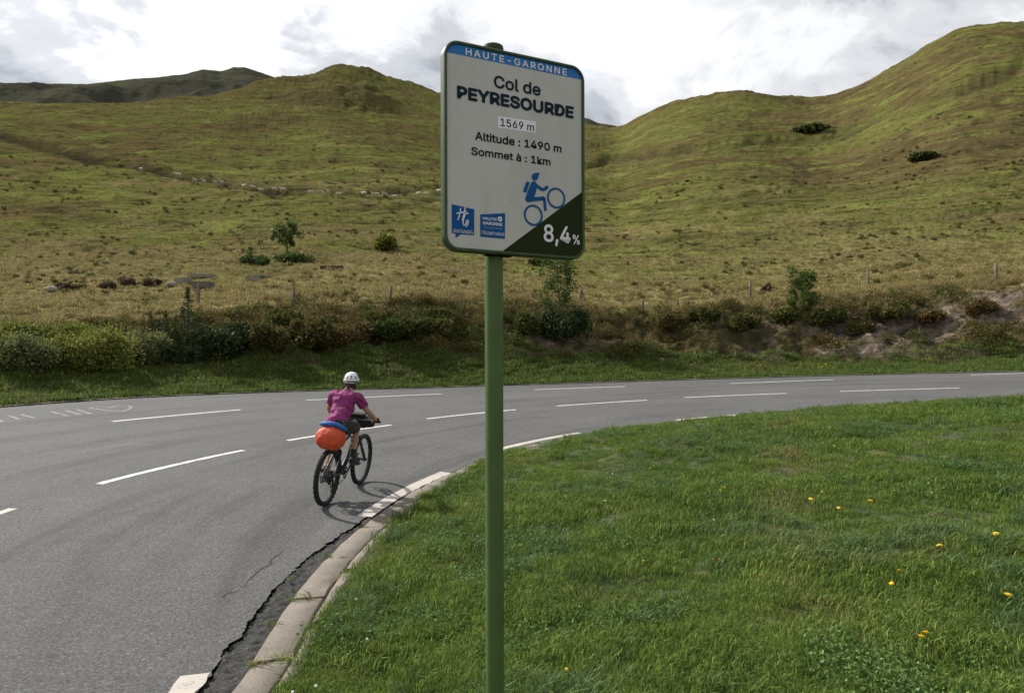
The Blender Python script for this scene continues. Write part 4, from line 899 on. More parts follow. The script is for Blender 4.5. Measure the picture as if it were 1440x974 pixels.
for s_ in (-1, 1):
    h_, kn, an = leg(s_); p_ = pr if s_ < 0 else pl_; y_ = s_ * 0.14; zs = p_[2] + 0.012
    MB().tube([an + (kn - an) * 0.27, an + (kn - an) * 0.12, an - Vector((0.005, 0, 0.03))], [0.046, 0.042, 0.044], 12).build('sock', M_SHOE, per, True)
    sh = MB().tube([(an.x - 0.075, y_, zs + 0.05), (an.x - 0.06, y_, zs + 0.05), (an.x - 0.01, y_, zs + 0.055), (an.x + 0.06, y_, zs + 0.042), (an.x + 0.13, y_, zs + 0.032), (an.x + 0.175, y_, zs + 0.028), (an.x + 0.19, y_, zs + 0.026)], [(0.02, 0.03), (0.036, 0.046), (0.039, 0.052), (0.044, 0.040), (0.047, 0.029), (0.036, 0.023), (0.015, 0.012)], 14)
    so2 = sh.build('shoe', M_SHOE, per, True)
    MB().tube([(an.x - 0.08, y_, zs + 0.008), (an.x - 0.05, y_, zs + 0.008), (an.x + 0.05, y_, zs + 0.008), (an.x + 0.14, y_, zs + 0.008), (an.x + 0.195, y_, zs + 0.012)], [(0.026, 0.009), (0.037, 0.009), (0.043, 0.009), (0.047, 0.009), (0.02, 0.007)], 12).build('sole', M_SOLE, so2, True)
# gloves
for s_ in (-1, 1):
    MB().tube([(0.755, s_ * 0.314, 1.036), (0.78, s_ * 0.312, 1.036), (0.812, s_ * 0.305, 1.034), (0.83, s_ * 0.303, 1.022)], [(0.031, 0.028), (0.043, 0.024), (0.049, 0.019), (0.046, 0.016)], 12).build('glove', M_SHOE, per, True)
# helmet
hc = HD + Vector((-0.005, 0, 0.035)); hl = MB(); nseg, mseg = 32, 16
vs = []; fs = []
for j in range(mseg + 1):
    a = math.pi / 2 * (1 - j / mseg * 1.12)
    for k_ in range(nseg):
        p_ = 2 * math.pi * k_ / nseg; fwd = math.cos(p_)
        low = 1.0 + (0.10 * (-fwd) if j > mseg * 0.6 else 0)
        vs.append(hc + Vector((0.128 * math.cos(a) * fwd * (1.06 if fwd > 0 else 1.0), 0.098 * math.cos(a) * math.sin(p_), 0.108 * math.sin(a) * low - 0.012 * (fwd < -0.5) * (j / mseg))))
for j in range(mseg):
    for k_ in range(nseg): fs.append((j * nseg + k_, j * nseg + (k_ + 1) % nseg, (j + 1) * nseg + (k_ + 1) % nseg, (j + 1) * nseg + k_))
hl.add(vs, fs); helm = hl.build('helmet', M_HELM, per, True)
bake(helm, ('SOLIDIFY', dict(thickness=0.012, offset=-1)))
def hpt(az, el, k_=1.0): 
    return hc + Vector((0.128 * k_ * math.cos(el) * math.cos(az), 0.098 * k_ * math.cos(el) * math.sin(az), 0.108 * k_ * math.sin(el)))
for az0, e0, e1, wd in [(205, 14, 40, 0.007), (168, 14, 40, 0.007), (240, 10, 34, 0.008), (130, 10, 34, 0.008), (272, 14, 44, 0.008), (92, 14, 44, 0.008)]:
    az = math.radians(az0); MB().tube([hpt(az, math.radians(e0 + (e1 - e0) * q), 1.0) for q in np.linspace(0, 1, 7)], [(0.003, 0.003)] + [(wd, 0.004)] * 5 + [(0.003, 0.003)], 8).build('vent', M_VENT, helm, True)
MB().tube([hpt(math.radians(a), math.radians(-6), 0.98) for a in range(-100, -261, -16)], [(0.012, 0.009)] * 11, 8).build('helmet_edge', M_VENT, helm, True)
MB().tube([HD + Vector((0.0, -0.079, 0.01)), HD + Vector((0.02, -0.062, -0.07)), HD + Vector((0.04, 0.0, -0.115)), HD + Vector((0.02, 0.062, -0.07)), HD + Vector((0.0, 0.079, 0.01))], 0.005, 6).build('chin_strap', M_VENT, helm)
hr = MB().ball(HD + Vector((-0.022, 0, -0.02)), (0.084, 0.078, 0.085), 16, 10); hr.tube([HD + Vector((-0.085, 0, -0.03)), HD + Vector((-0.115, 0.0, -0.09)), HD + Vector((-0.12, 0.01, -0.15))], [0.03, 0.026, 0.01], 10)
hr.build('hair', M_HAIR, per, True)
# ---------------------------------------------------------------- plants
def blades(n, R, h0, h1, w_, bend, rng, lean=0.5):
    a = rng.random(n) * 2 * math.pi; r_ = R * np.sqrt(rng.random(n)); bx = r_ * np.cos(a); by = r_ * np.sin(a)
    h_ = h0 + (h1 - h0) * rng.random(n) ** 1.4; d_ = rng.random(n) * 2 * math.pi; ln_ = lean * h_ * rng.random(n); bd = bend * h_ * (0.3 + rng.random(n))
    ww = w_ * (0.6 + 0.8 * rng.random(n)); fx = np.cos(d_); fy = np.sin(d_); sx = -fy; sy_ = fx
    v = np.zeros((n, 5, 3))
    v[:, 0] = np.stack([bx - sx * ww / 2, by - sy_ * ww / 2, -0.02 + 0 * h_], 1); v[:, 1] = np.stack([bx + sx * ww / 2, by + sy_ * ww / 2, -0.02 + 0 * h_], 1)
    mx = bx + fx * ln_ * 0.5; my = by + fy * ln_ * 0.5
    v[:, 2] = np.stack([mx - sx * ww * 0.42, my - sy_ * ww * 0.42, h_ * 0.6], 1); v[:, 3] = np.stack([mx + sx * ww * 0.42, my + sy_ * ww * 0.42, h_ * 0.6], 1)
    v[:, 4] = np.stack([bx + fx * (ln_ + bd), by + fy * (ln_ + bd), h_ * (1 - 0.25 * rng.random(n))], 1)
    k_ = np.arange(n)[:, None] * 5
    return v.reshape(-1, 3), [k_ + np.array([[0, 1, 3, 2]]), k_ + np.array([[2, 3, 4]])]
def leaves(c, size, rng, out=None, aspect=0.5, droop=0.0):
    """diamond leaves at points c, roughly facing direction out."""
    n = len(c); d_ = rng.normal(0, 1, (n, 3)); d_ = d_ + (out * 1.1 if out is not None else 0); d_[:, 2] -= droop; d_ /= np.linalg.norm(d_, axis=1)[:, None]
    s_ = np.cross(d_, rng.normal(0, 1, (n, 3))); s_ /= np.linalg.norm(s_, axis=1)[:, None] + 1e-9
    L = size * (0.6 + 0.8 * rng.random(n))[:, None]; nr_ = np.cross(d_, s_)
    v = np.stack([c, c + d_ * L * 0.5 + s_ * L * aspect / 2 + nr_ * L * 0.08, c + d_ * L, c + d_ * L * 0.5 - s_ * L * aspect / 2 + nr_ * L * 0.08], 1)
    return v.reshape(-1, 3), np.arange(n)[:, None] * 4 + np.array([[0, 1, 2, 3]])
PROTO = bpy.data.collections.new('plant_shapes')
def proto_set(name, mats, k_, fn):
    col_ = bpy.data.collections.new(name)
    for q in range(k_):
        v, f = fn(np.random.default_rng(100 + q + len(name)))
        col_.objects.link(bpy.data.objects.new('%s_shape_%02d' % (name, q), fast_mesh(name, v, f, mats, True)))
    return col_
def scatter(name, pts, col_, scl, rng, kind='stuff', tilt=0.15, up=None):
    n = len(pts); me = bpy.data.meshes.new(name); me.vertices.add(n); me.vertices.foreach_set('co', np.asarray(pts, np.float32).ravel())
    rot = np.stack([rng.normal(0, tilt, n), rng.normal(0, tilt, n), rng.random(n) * 2 * math.pi], 1).astype(np.float32)
    a = me.attributes.new('rot', 'FLOAT_VECTOR', 'POINT'); a.data.foreach_set('vector', rot.ravel())
    a = me.attributes.new('scl', 'FLOAT', 'POINT'); a.data.foreach_set('value', np.asarray(scl, np.float32))
    a = me.attributes.new('idx', 'INT', 'POINT'); a.data.foreach_set('value', rng.integers(0, len(col_.objects), n).astype(np.int32))
    o = link(name, me); g = bpy.data.node_groups.new(name, 'GeometryNodeTree')
    g.interface.new_socket('Geometry', in_out='INPUT', socket_type='NodeSocketGeometry'); g.interface.new_socket('Geometry', in_out='OUTPUT', socket_type='NodeSocketGeometry')
    gi = g.nodes.new('NodeGroupInput'); go = g.nodes.new('NodeGroupOutput'); ci = g.nodes.new('GeometryNodeCollectionInfo'); ip = g.nodes.new('GeometryNodeInstanceOnPoints')
    ci.inputs['Collection'].default_value = col_; ci.inputs['Separate Children'].default_value = True; ci.inputs['Reset Children'].default_value = True
    def na(nm_, ty):
        x_ = g.nodes.new('GeometryNodeInputNamedAttribute'); x_.data_type = ty; x_.inputs[0].default_value = nm_; return x_.outputs[0]
    g.links.new(gi.outputs[0], ip.inputs['Points']); g.links.new(ci.outputs[0], ip.inputs['Instance']); ip.inputs['Pick Instance'].default_value = True
    g.links.new(na('idx', 'INT'), ip.inputs['Instance Index']); g.links.new(na('rot', 'FLOAT_VECTOR'), ip.inputs['Rotation']); g.links.new(na('scl', 'FLOAT'), ip.inputs['Scale'])
    g.links.new(ip.outputs[0], go.inputs[0]); md = o.modifiers.new('scatter', 'NODES'); md.node_group = g
    o['kind'] = kind; return o
P_LAWN = proto_set('lawn_patch', M_LAWN, 5, lambda r: blades(120, 0.17, 0.015, 0.062, 0.005, 0.5, r, 0.9))
P_TUFT = proto_set('long_tuft', M_TUFT, 4, lambda r: blades(40, 0.07, 0.05, 0.15, 0.006, 0.7, r, 0.8))
P_VERGE = proto_set('verge_patch', M_VERGE, 5, lambda r: blades(80, 0.24, 0.03, 0.14, 0.012, 0.5, r, 0.9))
P_PAST = proto_set('pasture_tuft', M_PAST, 5, lambda r: blades(60, 0.26, 0.04, 0.24, 0.018, 0.6, r, 0.9))
P_DRY = proto_set('dry_tuft', M_DRY, 4, lambda r: blades(60, 0.16, 0.15, 0.5, 0.012, 0.45, r, 0.5))
def clump(r, n=230, R=0.42, H=0.42, size=0.085):
    d_ = r.normal(0, 1, (n, 3)); d_[:, 2] = np.abs(d_[:, 2]); d_ /= np.linalg.norm(d_, axis=1)[:, None]; k_ = (0.55 + 0.5 * r.random(n))[:, None]
    c = d_ * k_ * np.array([R, R, H]); return leaves(c, size, r, d_, 0.45)
P_BRAK = proto_set('bracken_clump', M_BRAK, 6, clump)
P_HEATH = proto_set('heath_clump', M_LEAF, 4, lambda r: clump(r, 90, 0.5, 0.3, 0.2))
r1 = np.random.default_rng(5)
# lawn grass: over the lawn in and around the view
def lawn_pts(n, dmax=18):
    out = []
    while sum(map(len, out)) < n:
        d = 1.6 + (dmax - 1.6) * r1.random(n) ** 1.15; u = -0.62 + 1.52 * r1.random(n); x = u * d; e = lawn_edge_dist(x, d)
        th = th_of(x, d); k_ = e > np.interp(th, np.radians([148, 158, 172, 182]), [-0.30, -0.2, 0.0, 0.07]) + 0.05 * vnoise(x * 3, d * 3, 3); out.append(np.stack([x, d], 1)[k_])
    p_ = np.concatenate(out)[:n]
    z = np.where(lawn_edge_dist(p_[:, 0], p_[:, 1]) > 0, lawn_z(p_[:, 0], p_[:, 1]), surf(p_[:, 0], p_[:, 1]) + 0.06)
    return np.c_[p_, z]
p_ = lawn_pts(21000); cl_ = 0.6 * vnoise(p_[:, 0] * 2.6, p_[:, 1] * 2.6, 17) + 0.6 * vnoise(p_[:, 0] * 0.8, p_[:, 1] * 0.8, 18)
p_ = p_[r1.random(len(p_)) < 0.6 + 0.4 * sstep(-0.5, 0.1, cl_)]; cl_ = 0.6 * vnoise(p_[:, 0] * 2.6, p_[:, 1] * 2.6, 17) + 0.6 * vnoise(p_[:, 0] * 0.8, p_[:, 1] * 0.8, 18)
sc_ = 0.82 * (0.7 + 0.6 * r1.random(len(p_))) * (1.0 + 0.6 * np.clip(cl_, -0.6, 0.9))
tag(scatter('lawn_grass', p_, P_LAWN, sc_, r1), 'short green lawn grass filling the inside of the bend', 'grass')
p_ = lawn_pts(9000); k_ = fbm(p_[:, 0] * 0.9 + 3, p_[:, 1] * 0.9, 3, 23) > 0.34; p_ = p_[k_]
pp = np.array([0.0, 2.75]); ex = pp + r1.normal(0, 0.42, (150, 2)) + np.array([-0.05, 0.45]); ex = np.c_[ex, lawn_z(ex[:, 0], ex[:, 1])]; p_ = np.concatenate([p_, ex])
tag(scatter('long_grass', p_, P_TUFT, 0.55 + 0.5 * r1.random(len(p_)), r1), 'longer pale grass tufts among the lawn round the sign post', 'grass')
M_CLOV = leaf_mat('clover_leaf', [(0.08, 0.16, 0.04), (0.12, 0.21, 0.06), (0.17, 0.25, 0.09)], 0.3, 0.5, 0.7)
def clov(r):
    n = 70; a = r.random(n) * 6.283; q = 0.16 * np.sqrt(r.random(n)); c = np.stack([q * np.cos(a), q * np.sin(a), 0.02 + 0.035 * r.random(n)], 1)
    return leaves(c, 0.015, r, np.stack([np.cos(a * 3), np.sin(a * 3), 0.15 + 0 * a], 1) * 1.5, 0.85)
P_CLOV = proto_set('clover_patch', M_CLOV, 4, clov)
p_ = lawn_pts(7000); k_ = fbm(p_[:, 0] * 1.1 - 3, p_[:, 1] * 1.1, 3, 29) > 0.62; p_ = p_[k_]
tag(scatter('clover_cover', p_, P_CLOV, 0.7 + 0.8 * r1.random(len(p_)), r1), 'low clover and broad-leaved herbs among the lawn grass', 'clover')
# verge, bank and pasture
def zone_pts(n, px0, px1, q0, q1, power=1.0):
    px = px0 + (px1 - px0) * r1.random(n); ye_ = Y_edge(px); Yp = ye_ + q0 + (q1 - q0) * r1.random(n) ** power; x, y, z, m_ = terrain(px, Yp); return np.stack([x, y, z], 1), m_, px
p_, m_, px = zone_pts(11000, -80, 1520, 0.12, 3.4); k_ = (r1.random(len(p_)) < 1 - 0.9 * m_[:, 0])
tag(scatter('verge_grass', p_[k_], P_VERGE, 0.55 + 0.75 * r1.random(k_.sum()), r1), 'green roadside grass strip between the road and the bank', 'grass')
p_, m_, px = zone_pts(2300, -80, 1520, 2.9, 7.2); dn_ = sstep(-0.5, 0.25, fbm(p_[:, 0] * 0.35, p_[:, 1] * 0.6, 3, 81)); k_ = r1.random(len(p_)) < (1 - 0.92 * m_[:, 0]) * (0.1 + 0.9 * dn_) * np.where(px > 900, 0.28, 1.0)
p_[:, 2] -= 0.05; tag(scatter('bank_undergrowth', p_[k_], P_BRAK, 0.5 + 0.75 * r1.random(k_.sum()), r1), 'dark tangled bracken and heather covering the roadside bank', 'undergrowth')
p_, m_, px = zone_pts(3600, -80, 1520, 4.6, 9.5); k_ = r1.random(len(p_)) < (1 - 0.8 * m_[:, 0]) * sstep(-0.3, 0.3, fbm(p_[:, 0] * 0.3, p_[:, 1] * 0.3, 2, 83)) * np.where(px > 600, 1.0, 0.5)
tag(scatter('dry_grass', p_[k_], P_DRY, 0.5 + 0.6 * r1.random(k_.sum()), r1), 'dry straw-coloured grass along the top of the bank', 'grass')
n = 26000; px = -60 + 1560 * r1.random(n); Yp = 26 * (130 / 26) ** r1.random(n); k_ = (Yp > Y_edge(px) + 6.5) & (r1.random(n) < 1 - 0.93 * sstep(34, 110, Yp + 12 * vnoise(px / 60, Yp / 9, 4))); x, y, z, m_ = terrain(px[k_], Yp[k_])
tag(scatter('pasture_grass', np.stack([x, y, z], 1), P_PAST, (0.5 + 0.8 * r1.random(len(x)) ** 2) * (0.9 + y / 160), r1), 'tussocky yellow-brown pasture grass above the bank', 'grass')
n = 3200; px = -60 + 1560 * r1.random(n); Yp = 55 * (260 / 55) ** r1.random(n); k_ = (Yp < Y_rdg(px) * 0.97); px = px[k_]; Yp = Yp[k_]; x, y, z, m_ = terrain(px, Yp)
cl_ = fbm(x / 16, z / 5, 3, 87); k_ = r1.random(len(x)) < (0.06 + 0.94 * sstep(0.0, 0.6, cl_)) * 0.9
tag(scatter('hillside_heather', np.stack([x, y, z], 1)[k_], P_HEATH, (0.22 + 0.5 * r1.random(k_.sum()) ** 3) * (0.6 + y[k_] / 130), r1, tilt=0.1), 'small dark heather tussocks dotting the hillside', 'heather')

P_RUSH = proto_set('rush_tussock', leaf_mat('rush_blade', [(0.07, 0.075, 0.02), (0.11, 0.105, 0.03), (0.15, 0.13, 0.045)], 0.25, 0.7, 0.3), 4, lambda r: blades(70, 0.16, 0.08, 0.26, 0.02, 0.6, r, 0.7))
n = 4300; px = -60 + 1560 * r1.random(n); Yp = 27 * (150 / 27) ** r1.random(n); k_ = Yp > Y_edge(px) + 7; px = px[k_]; Yp = Yp[k_]; x, y, z, m_ = terrain(px, Yp)
k_ = r1.random(len(x)) < sstep(-0.2, 0.5, fbm(x / 5, y / 4, 3, 97))
tag(scatter('rush_tussocks', np.stack([x, y, z], 1)[k_], P_RUSH, (0.5 + 0.8 * r1.random(k_.sum())) * (0.8 + y[k_] / 120), r1), 'dark olive grass tussocks speckling the pasture', 'grass')
def shrub(name, px, py, w_px, h_px, mat, label, group=None, cat='shrub', nleaf=2600, leaf=0.07, lobes=11, stems=5, seed=0, at_=None, dens=1.0):
    rg = np.random.default_rng(seed + int(px) * 7 + int(py)); L = at_ or on_terrain(px, py); Wm = w_px / F * L.y / 2; Hm = h_px / F * L.y
    root = empty(name, L - Vector((0, 0, 0.04))); cen = []; V_ = []; F_ = []; off = 0
    for q in range(lobes):
        a = rg.random() * 2 * math.pi; rr = math.sqrt(rg.random()) * 0.68; zz = (0.25 + 0.5 * rg.random()) * (1 - 0.45 * rr); cen.append((rr * math.cos(a) * Wm, rr * math.sin(a) * Wm * 0.8, zz * Hm, (0.26 + 0.2 * rg.random())))
    per_ = max(40, nleaf // lobes)
    for cx_, cy_, cz_, rr in cen:
        d_ = rg.normal(0, 1, (per_, 3)); d_ /= np.linalg.norm(d_, axis=1)[:, None]; k_ = (0.5 + 0.62 * rg.random(per_) ** 0.6)[:, None]
        c = np.array([cx_, cy_, cz_]) + d_ * k_ * np.array([rr * Wm * 1.25, rr * Wm * 1.1, rr * Hm * 1.15]); c[:, 2] = np.abs(c[:, 2])
        v, f = leaves(c, leaf, rg, d_ + np.array([0, 0, 0.5]), 0.5); V_.append(v); F_.append(f + off); off += len(v)
        # inner leaves added to each lobe to block light and deepen its shade
        m2 = int(300 * dens); d2 = rg.normal(0, 1, (m2, 3)); d2 /= np.linalg.norm(d2, axis=1)[:, None]
        c2 = np.array([cx_, cy_, cz_]) + d2 * np.array([rr * Wm * 0.8, rr * Wm * 0.7, rr * Hm * 0.75]); c2[:, 2] = np.maximum(c2[:, 2], 0)
        v, f = leaves(c2 , leaf * 1.5, rg, None, 0.8); V_.append(v); F_.append(f + off); off += len(v)
    link('foliage', fast_mesh('foliage', np.concatenate(V_), np.concatenate(F_), mat, True), root)
    sm_ = MB()
    for q in range(stems):
        cx_, cy_, cz_, _r = cen[q % len(cen)]; sm_.tube([(0, 0, -0.15), (cx_ * 0.4, cy_ * 0.4, cz_ * 0.5), (cx_, cy_, cz_)], [0.035 * Wm, 0.025 * Wm, 0.01 * Wm], 6)
    sm_.build('stem', M_BARK, root)
    return tag(root, label, cat, group)
def juniper(px, py, w_px, h_px, label, seed=0, n=2600, leaf=0.085):
    rg = np.random.default_rng(seed + int(px)); L = on_terrain(px, py); Wm = w_px / F * L.y / 2; Hm = h_px / F * L.y; root = empty('juniper', L - Vector((0, 0, 0.05)))
    V_ = []; F_ = []; off = 0
    for q in range(7):   # several upright spires rising from one stool
        a = rg.random() * 6.28; rr = (0.0 if q == 0 else 0.25 + 0.6 * rg.random()) * Wm; hh = Hm * (1.0 if q == 0 else 0.35 + 0.4 * rg.random()); rw = Wm * (0.42 if q == 0 else 0.32); m_ = int(n * (0.3 if q == 0 else 0.117))
        t_ = rg.random(m_) ** 0.8; aa = rg.random(m_) * 6.28; r_ = rw * (1 - t_) ** 0.75 * (0.45 + 0.6 * rg.random(m_)) * (1 + 0.25 * np.sin(t_ * 34 + q)); o_ = np.stack([np.cos(aa), np.sin(aa), 0 * aa], 1)
        c = np.stack([rr * math.cos(a) + r_ * np.cos(aa), rr * math.sin(a) + r_ * np.sin(aa), t_ * hh], 1); v, f = leaves(c, leaf, rg, o_ * 0.6 + np.array([0, 0, 0.9]), 0.32); V_.append(v); F_.append(f + off); off += len(v)
    link('foliage', fast_mesh('foliage', np.concatenate(V_), np.concatenate(F_), M_JUNI, True), root)
    MB().tube([(0, 0, -0.2), (0.01, 0, Hm * 0.5), (0, 0, Hm * 0.92)], [0.05, 0.035, 0.008], 7).build('trunk', M_BARK, root, True)
    return tag(root, label, 'shrub')
G1 = 'broom bushes on the bank'
for a in [(32, 519, 105, 50, M_BROOM2, 'rounded grey-green broom bush low on the bank, foremost of the left clump', 2600), (128, 517, 135, 66, M_BROOM, 'largest yellow-green broom bush swelling out of the roadside bank', 4200),
          (206, 505, 70, 48, M_BROOM2, 'grey-green broom bush between the largest broom and the dark juniper', 2000), (40, 484, 120, 36, M_BROOM, 'wide yellow-green broom bush along the bank top behind the grey one', 2600), (120, 482, 80, 32, M_BROOM, 'low broom bush on the bank top behind the largest broom', 1600), (-30, 500, 90, 50, M_BROOM, 'broom bush on the bank at the end of the clump', 1600)]:
    shrub('broom_bush', a[0], a[1], a[2], a[3], a[4], a[5], G1, nleaf=int(a[6] * 1.5), leaf=0.08, lobes=11, seed=3)
juniper(264, 500, 62, 98, 'tall dark pointed juniper standing on the roadside bank', 1, 3600)
juniper(233, 497, 46, 62, 'shorter dark juniper beside the tall pointed one', 2, 1800)
juniper(212, 470, 30, 34, 'small dark juniper shoot behind the grey-green broom', 4, 800)
for a in [(300, 508, 95, 56, 'dark spreading juniper bush at the foot of the bank beside the tall juniper'), (255, 512, 80, 34, 'low dark juniper bush under the tall juniper'), (340, 486, 70, 36, 'dark juniper bush at the start of the bracken bank')]:
    shrub('juniper_bush', a[0], a[1], a[2], a[3], M_JUNI, a[4], nleaf=2300, leaf=0.085, lobes=14, seed=5)
GB = 'dark bushes on the bracken bank'
for q, a in enumerate([(372, 490, 78, 46), (428, 486, 86, 50), (492, 482, 84, 44), (460, 462, 80, 30), (556, 478, 86, 38), (612, 470, 70, 34), (530, 456, 70, 24), (398, 458, 70, 26), (610, 450, 60, 18), (745, 470, 60, 40)]):
    shrub('bracken_bush', a[0], a[1], a[2], a[3], M_BRAK, ['russet and green bush on the bank next to the dark juniper bush', 'large dark bush on the bank between the junipers and the cyclist', 'dark bush on the bank directly behind the helmet of the cyclist', 'bush on the upper bank above and behind the helmet of the cyclist', 'wide dark bush on the bank right of the helmet of the cyclist', 'dark bush low on the bank close to the sign post', 'low bush along the bank top below the second fence post from the juniper', 'low bush along the bank top below the fence post under the pasture tree', 'smallest low bush on the bank top close to the sign post', 'dark bush on the bank between the sign post and the thin sapling'][q], GB, nleaf=1700, leaf=0.085, lobes=12, seed=7)
shrub('bracken_bush', 792, 474, 80, 44, M_JUNI, 'dark bush at the foot of the thin sapling behind the sign', nleaf=1900, leaf=0.085, lobes=12)
GC = 'scrub on the eroded cut bank'
for q, a in enumerate([(985, 452, 60, 24), (1045, 462, 56, 24), (1100, 452, 60, 22), (1170, 456, 64, 24), (1250, 446, 64, 22), (1310, 452, 50, 16), (1385, 442, 60, 24), (935, 462, 50, 24), (1210, 468, 40, 16)]):
    shrub('scrub_bush', a[0], a[1], a[2], a[3], M_BRAK, ['russet scrub on the cut bank below the smallest fence post stub', 'russet scrub on the cut bank below the post next to the withered shrub', 'russet scrub just left of the bright green sapling', 'russet scrub just right of the bright green sapling', 'largest russet scrub bush on the cut bank below a pale fence post', 'low scrub bush on the bare earth right of the largest scrub', 'russet scrub high on the cut bank near the last fence post', 'green-brown scrub beside the grassy gully in the bank', 'smallest scrub bush low on the bare earth of the cut bank'][q], GC, nleaf=1000, leaf=0.085, lobes=9)
# pasture thickets and hillside gorse
shrub('hill_bush', 358, 372, 48, 15, M_LEAF, 'low dark bush on the pasture left of the small tree', dens=0.25, nleaf=500, leaf=0.2, lobes=10)
shrub('hill_bush', 414, 369, 66, 13, M_LEAF, 'wide low dark bush under the small pasture tree', dens=0.25, nleaf=600, leaf=0.2, lobes=12)
shrub('hill_bush', 543, 351, 34, 22, M_BROOM, 'round green bush alone on the pasture right of the small tree', nleaf=500, leaf=0.26, lobes=8)
GT = 'dead brown shrubs on the pasture'
M_DEAD = leaf_mat('dead_leaf', [(0.09, 0.07, 0.045), (0.14, 0.105, 0.07), (0.18, 0.135, 0.09)], 0.3, 0.8, 0.8)
for a in [(95, 406, 26, 8), (110, 406, 20, 9), (150, 404, 26, 10), (180, 402, 24, 14), (208, 400, 22, 9), (222, 399, 12, 7), (1078, 412, 10, 12), (85, 404, 12, 7)]:
    shrub('dead_shrub', a[0], a[1], a[2], a[3], M_DEAD, ('withered brown shrub alone beside the fence post left of the bright sapling' if a[0] > 900 else 'small brown withered shrub in the row on the tan pasture by the boulders'), GT, nleaf=260, leaf=0.15, lobes=9, dens=0.1)
M_GORSE = leaf_mat('gorse_leaf', [(0.06, 0.075, 0.025), (0.085, 0.10, 0.03), (0.11, 0.115, 0.04)], 0.25, 0.7, 0.3)
for a in [(1143, 187, 56, 13, 'dark elongated gorse patch on the terrace of the right hill'), (1300, 226, 42, 11, 'dark oval gorse patch lower on the right hill slope'), (760, 372, 30, 10, 'dark bush half hidden under the sign panel')]:
    shrub('gorse_patch', a[0], a[1] - 1, a[2], a[3] * 0.24, M_GORSE, a[4], nleaf=900, dens=0.35, leaf=0.0042 * on_terrain(a[0], a[1]).y, lobes=22, cat='shrub')
def tree(name, px, py, w_px, h_px, label, mat, crown0=0.35, nleaf=2600, leaf=0.12, limbs=9, trunk=0.05, thin=False, seed=0):
    rg = np.random.default_rng(seed + int(px)); L = on_terrain(px, py); Wm = w_px / F * L.y / 2; Hm = h_px / F * L.y; root = empty(name, L - Vector((0, 0, 0.05)))
    tb = MB(); tp = [(0, 0, -0.2), (0.02 * Hm, 0, Hm * 0.3), (-0.01 * Hm, 0.01, Hm * 0.65), (0.01 * Hm, 0, Hm * 0.95)]; tb.tube(tp, [trunk, trunk * 0.8, trunk * 0.5, trunk * 0.15], 8); V_ = []; F_ = []; off = 0
    for q in range(limbs):
        z0 = Hm * (crown0 + (0.85 - crown0) * (q + rg.random() * 0.6) / limbs); a = q * 2.4 + rg.random(); t_ = (z0 / Hm - crown0) / (1 - crown0)
        R_ = Wm * (0.55 + 0.45 * math.sin(math.pi * min(1, t_ * 0.9 + 0.15))) * (0.7 + 0.5 * rg.random()); e_ = np.array([R_ * math.cos(a), R_ * math.sin(a), z0 + Hm * 0.10])
        tb.tube([(0, 0, z0 - Hm * 0.06), tuple(e_ * np.array([0.5, 0.5, 0]) + np.array([0, 0, z0 + Hm * .01])), tuple(e_)], [trunk * 0.4, trunk * 0.3, trunk * 0.1], 5)
        for j in range(3):
            m_ = nleaf // limbs // 3; cc_ = e_ * np.array([0.55 + 0.25 * j, 0.55 + 0.25 * j, 1]) + rg.normal(0, 1, 3) * np.array([Wm, Wm, Hm * 0.3]) * 0.13
            d_ = rg.normal(0, 1, (m_, 3)); d_ /= np.linalg.norm(d_, axis=1)[:, None]; s3 = (0.24 if not thin else 0.3); c = cc_ + d_ * (rg.random(m_) ** 0.5)[:, None] * np.array([Wm * s3, Wm * s3, Hm * (0.085 if not thin else 0.07)]) * (0.7 + 0.6 * rg.random())
            v, f = leaves(c, leaf, rg, d_ * 0.5, 0.55, 0.2); V_.append(v); F_.append(f + off); off += len(v)
    tb.build('trunk', M_BARK, root, True); link('crown', fast_mesh('crown', np.concatenate(V_), np.concatenate(F_), mat, True), root)
    return tag(root, label, 'tree')
tree('pasture_tree', 403, 363, 32, 54, 'small round-crowned tree standing alone on the pasture', M_LEAF, 0.32, 3000, 0.17, 12, 0.09)
tree('sapling', 351, 370, 16, 26, 'little thin sapling rising from the low bush beside the pasture tree', M_LEAF, 0.3, 500, 0.14, 7, 0.04)
tree('sapling', 785, 462, 46, 118, 'thin leafy sapling on the bank right behind the sign panel', M_LEAF, 0.18, 3600, 0.10, 16, 0.03, True)
tree('sapling', 1129, 447, 34, 72, 'bright green sapling on the cut bank between two fence posts', leaf_mat('sapling_leaf', [(0.07, 0.11, 0.025), (0.11, 0.16, 0.035), (0.15, 0.19, 0.05)], 0.4, 0.5, 0.8), 0.1, 3400, 0.10, 15, 0.022, True)
# dead twigs at the foot of the sapling
for q, a in enumerate([(800, 482), (815, 476), (826, 486), (278, 508), (262, 502)]):
    rg = np.random.default_rng(q); L = on_terrain(*a); tw = MB()
    for k in range(16):
        d_ = rg.normal(0, 1, 3); d_[2] = abs(d_[2]) * 0.9 + 0.15; d_ /= np.linalg.norm(d_); e_ = d_ * (0.35 + 0.5 * rg.random()); tw.tube([(0, 0, 0), tuple(e_ * 0.5 + rg.normal(0, 0.04, 3)), tuple(e_)], [0.012, 0.009, 0.003], 4)
    tag(tw.build('dead_branch', M_TWIG, None, loc=L), 'grey dead brushwood sticking out at the foot of the bank scrub', 'branch', 'dead brushwood on the bank')

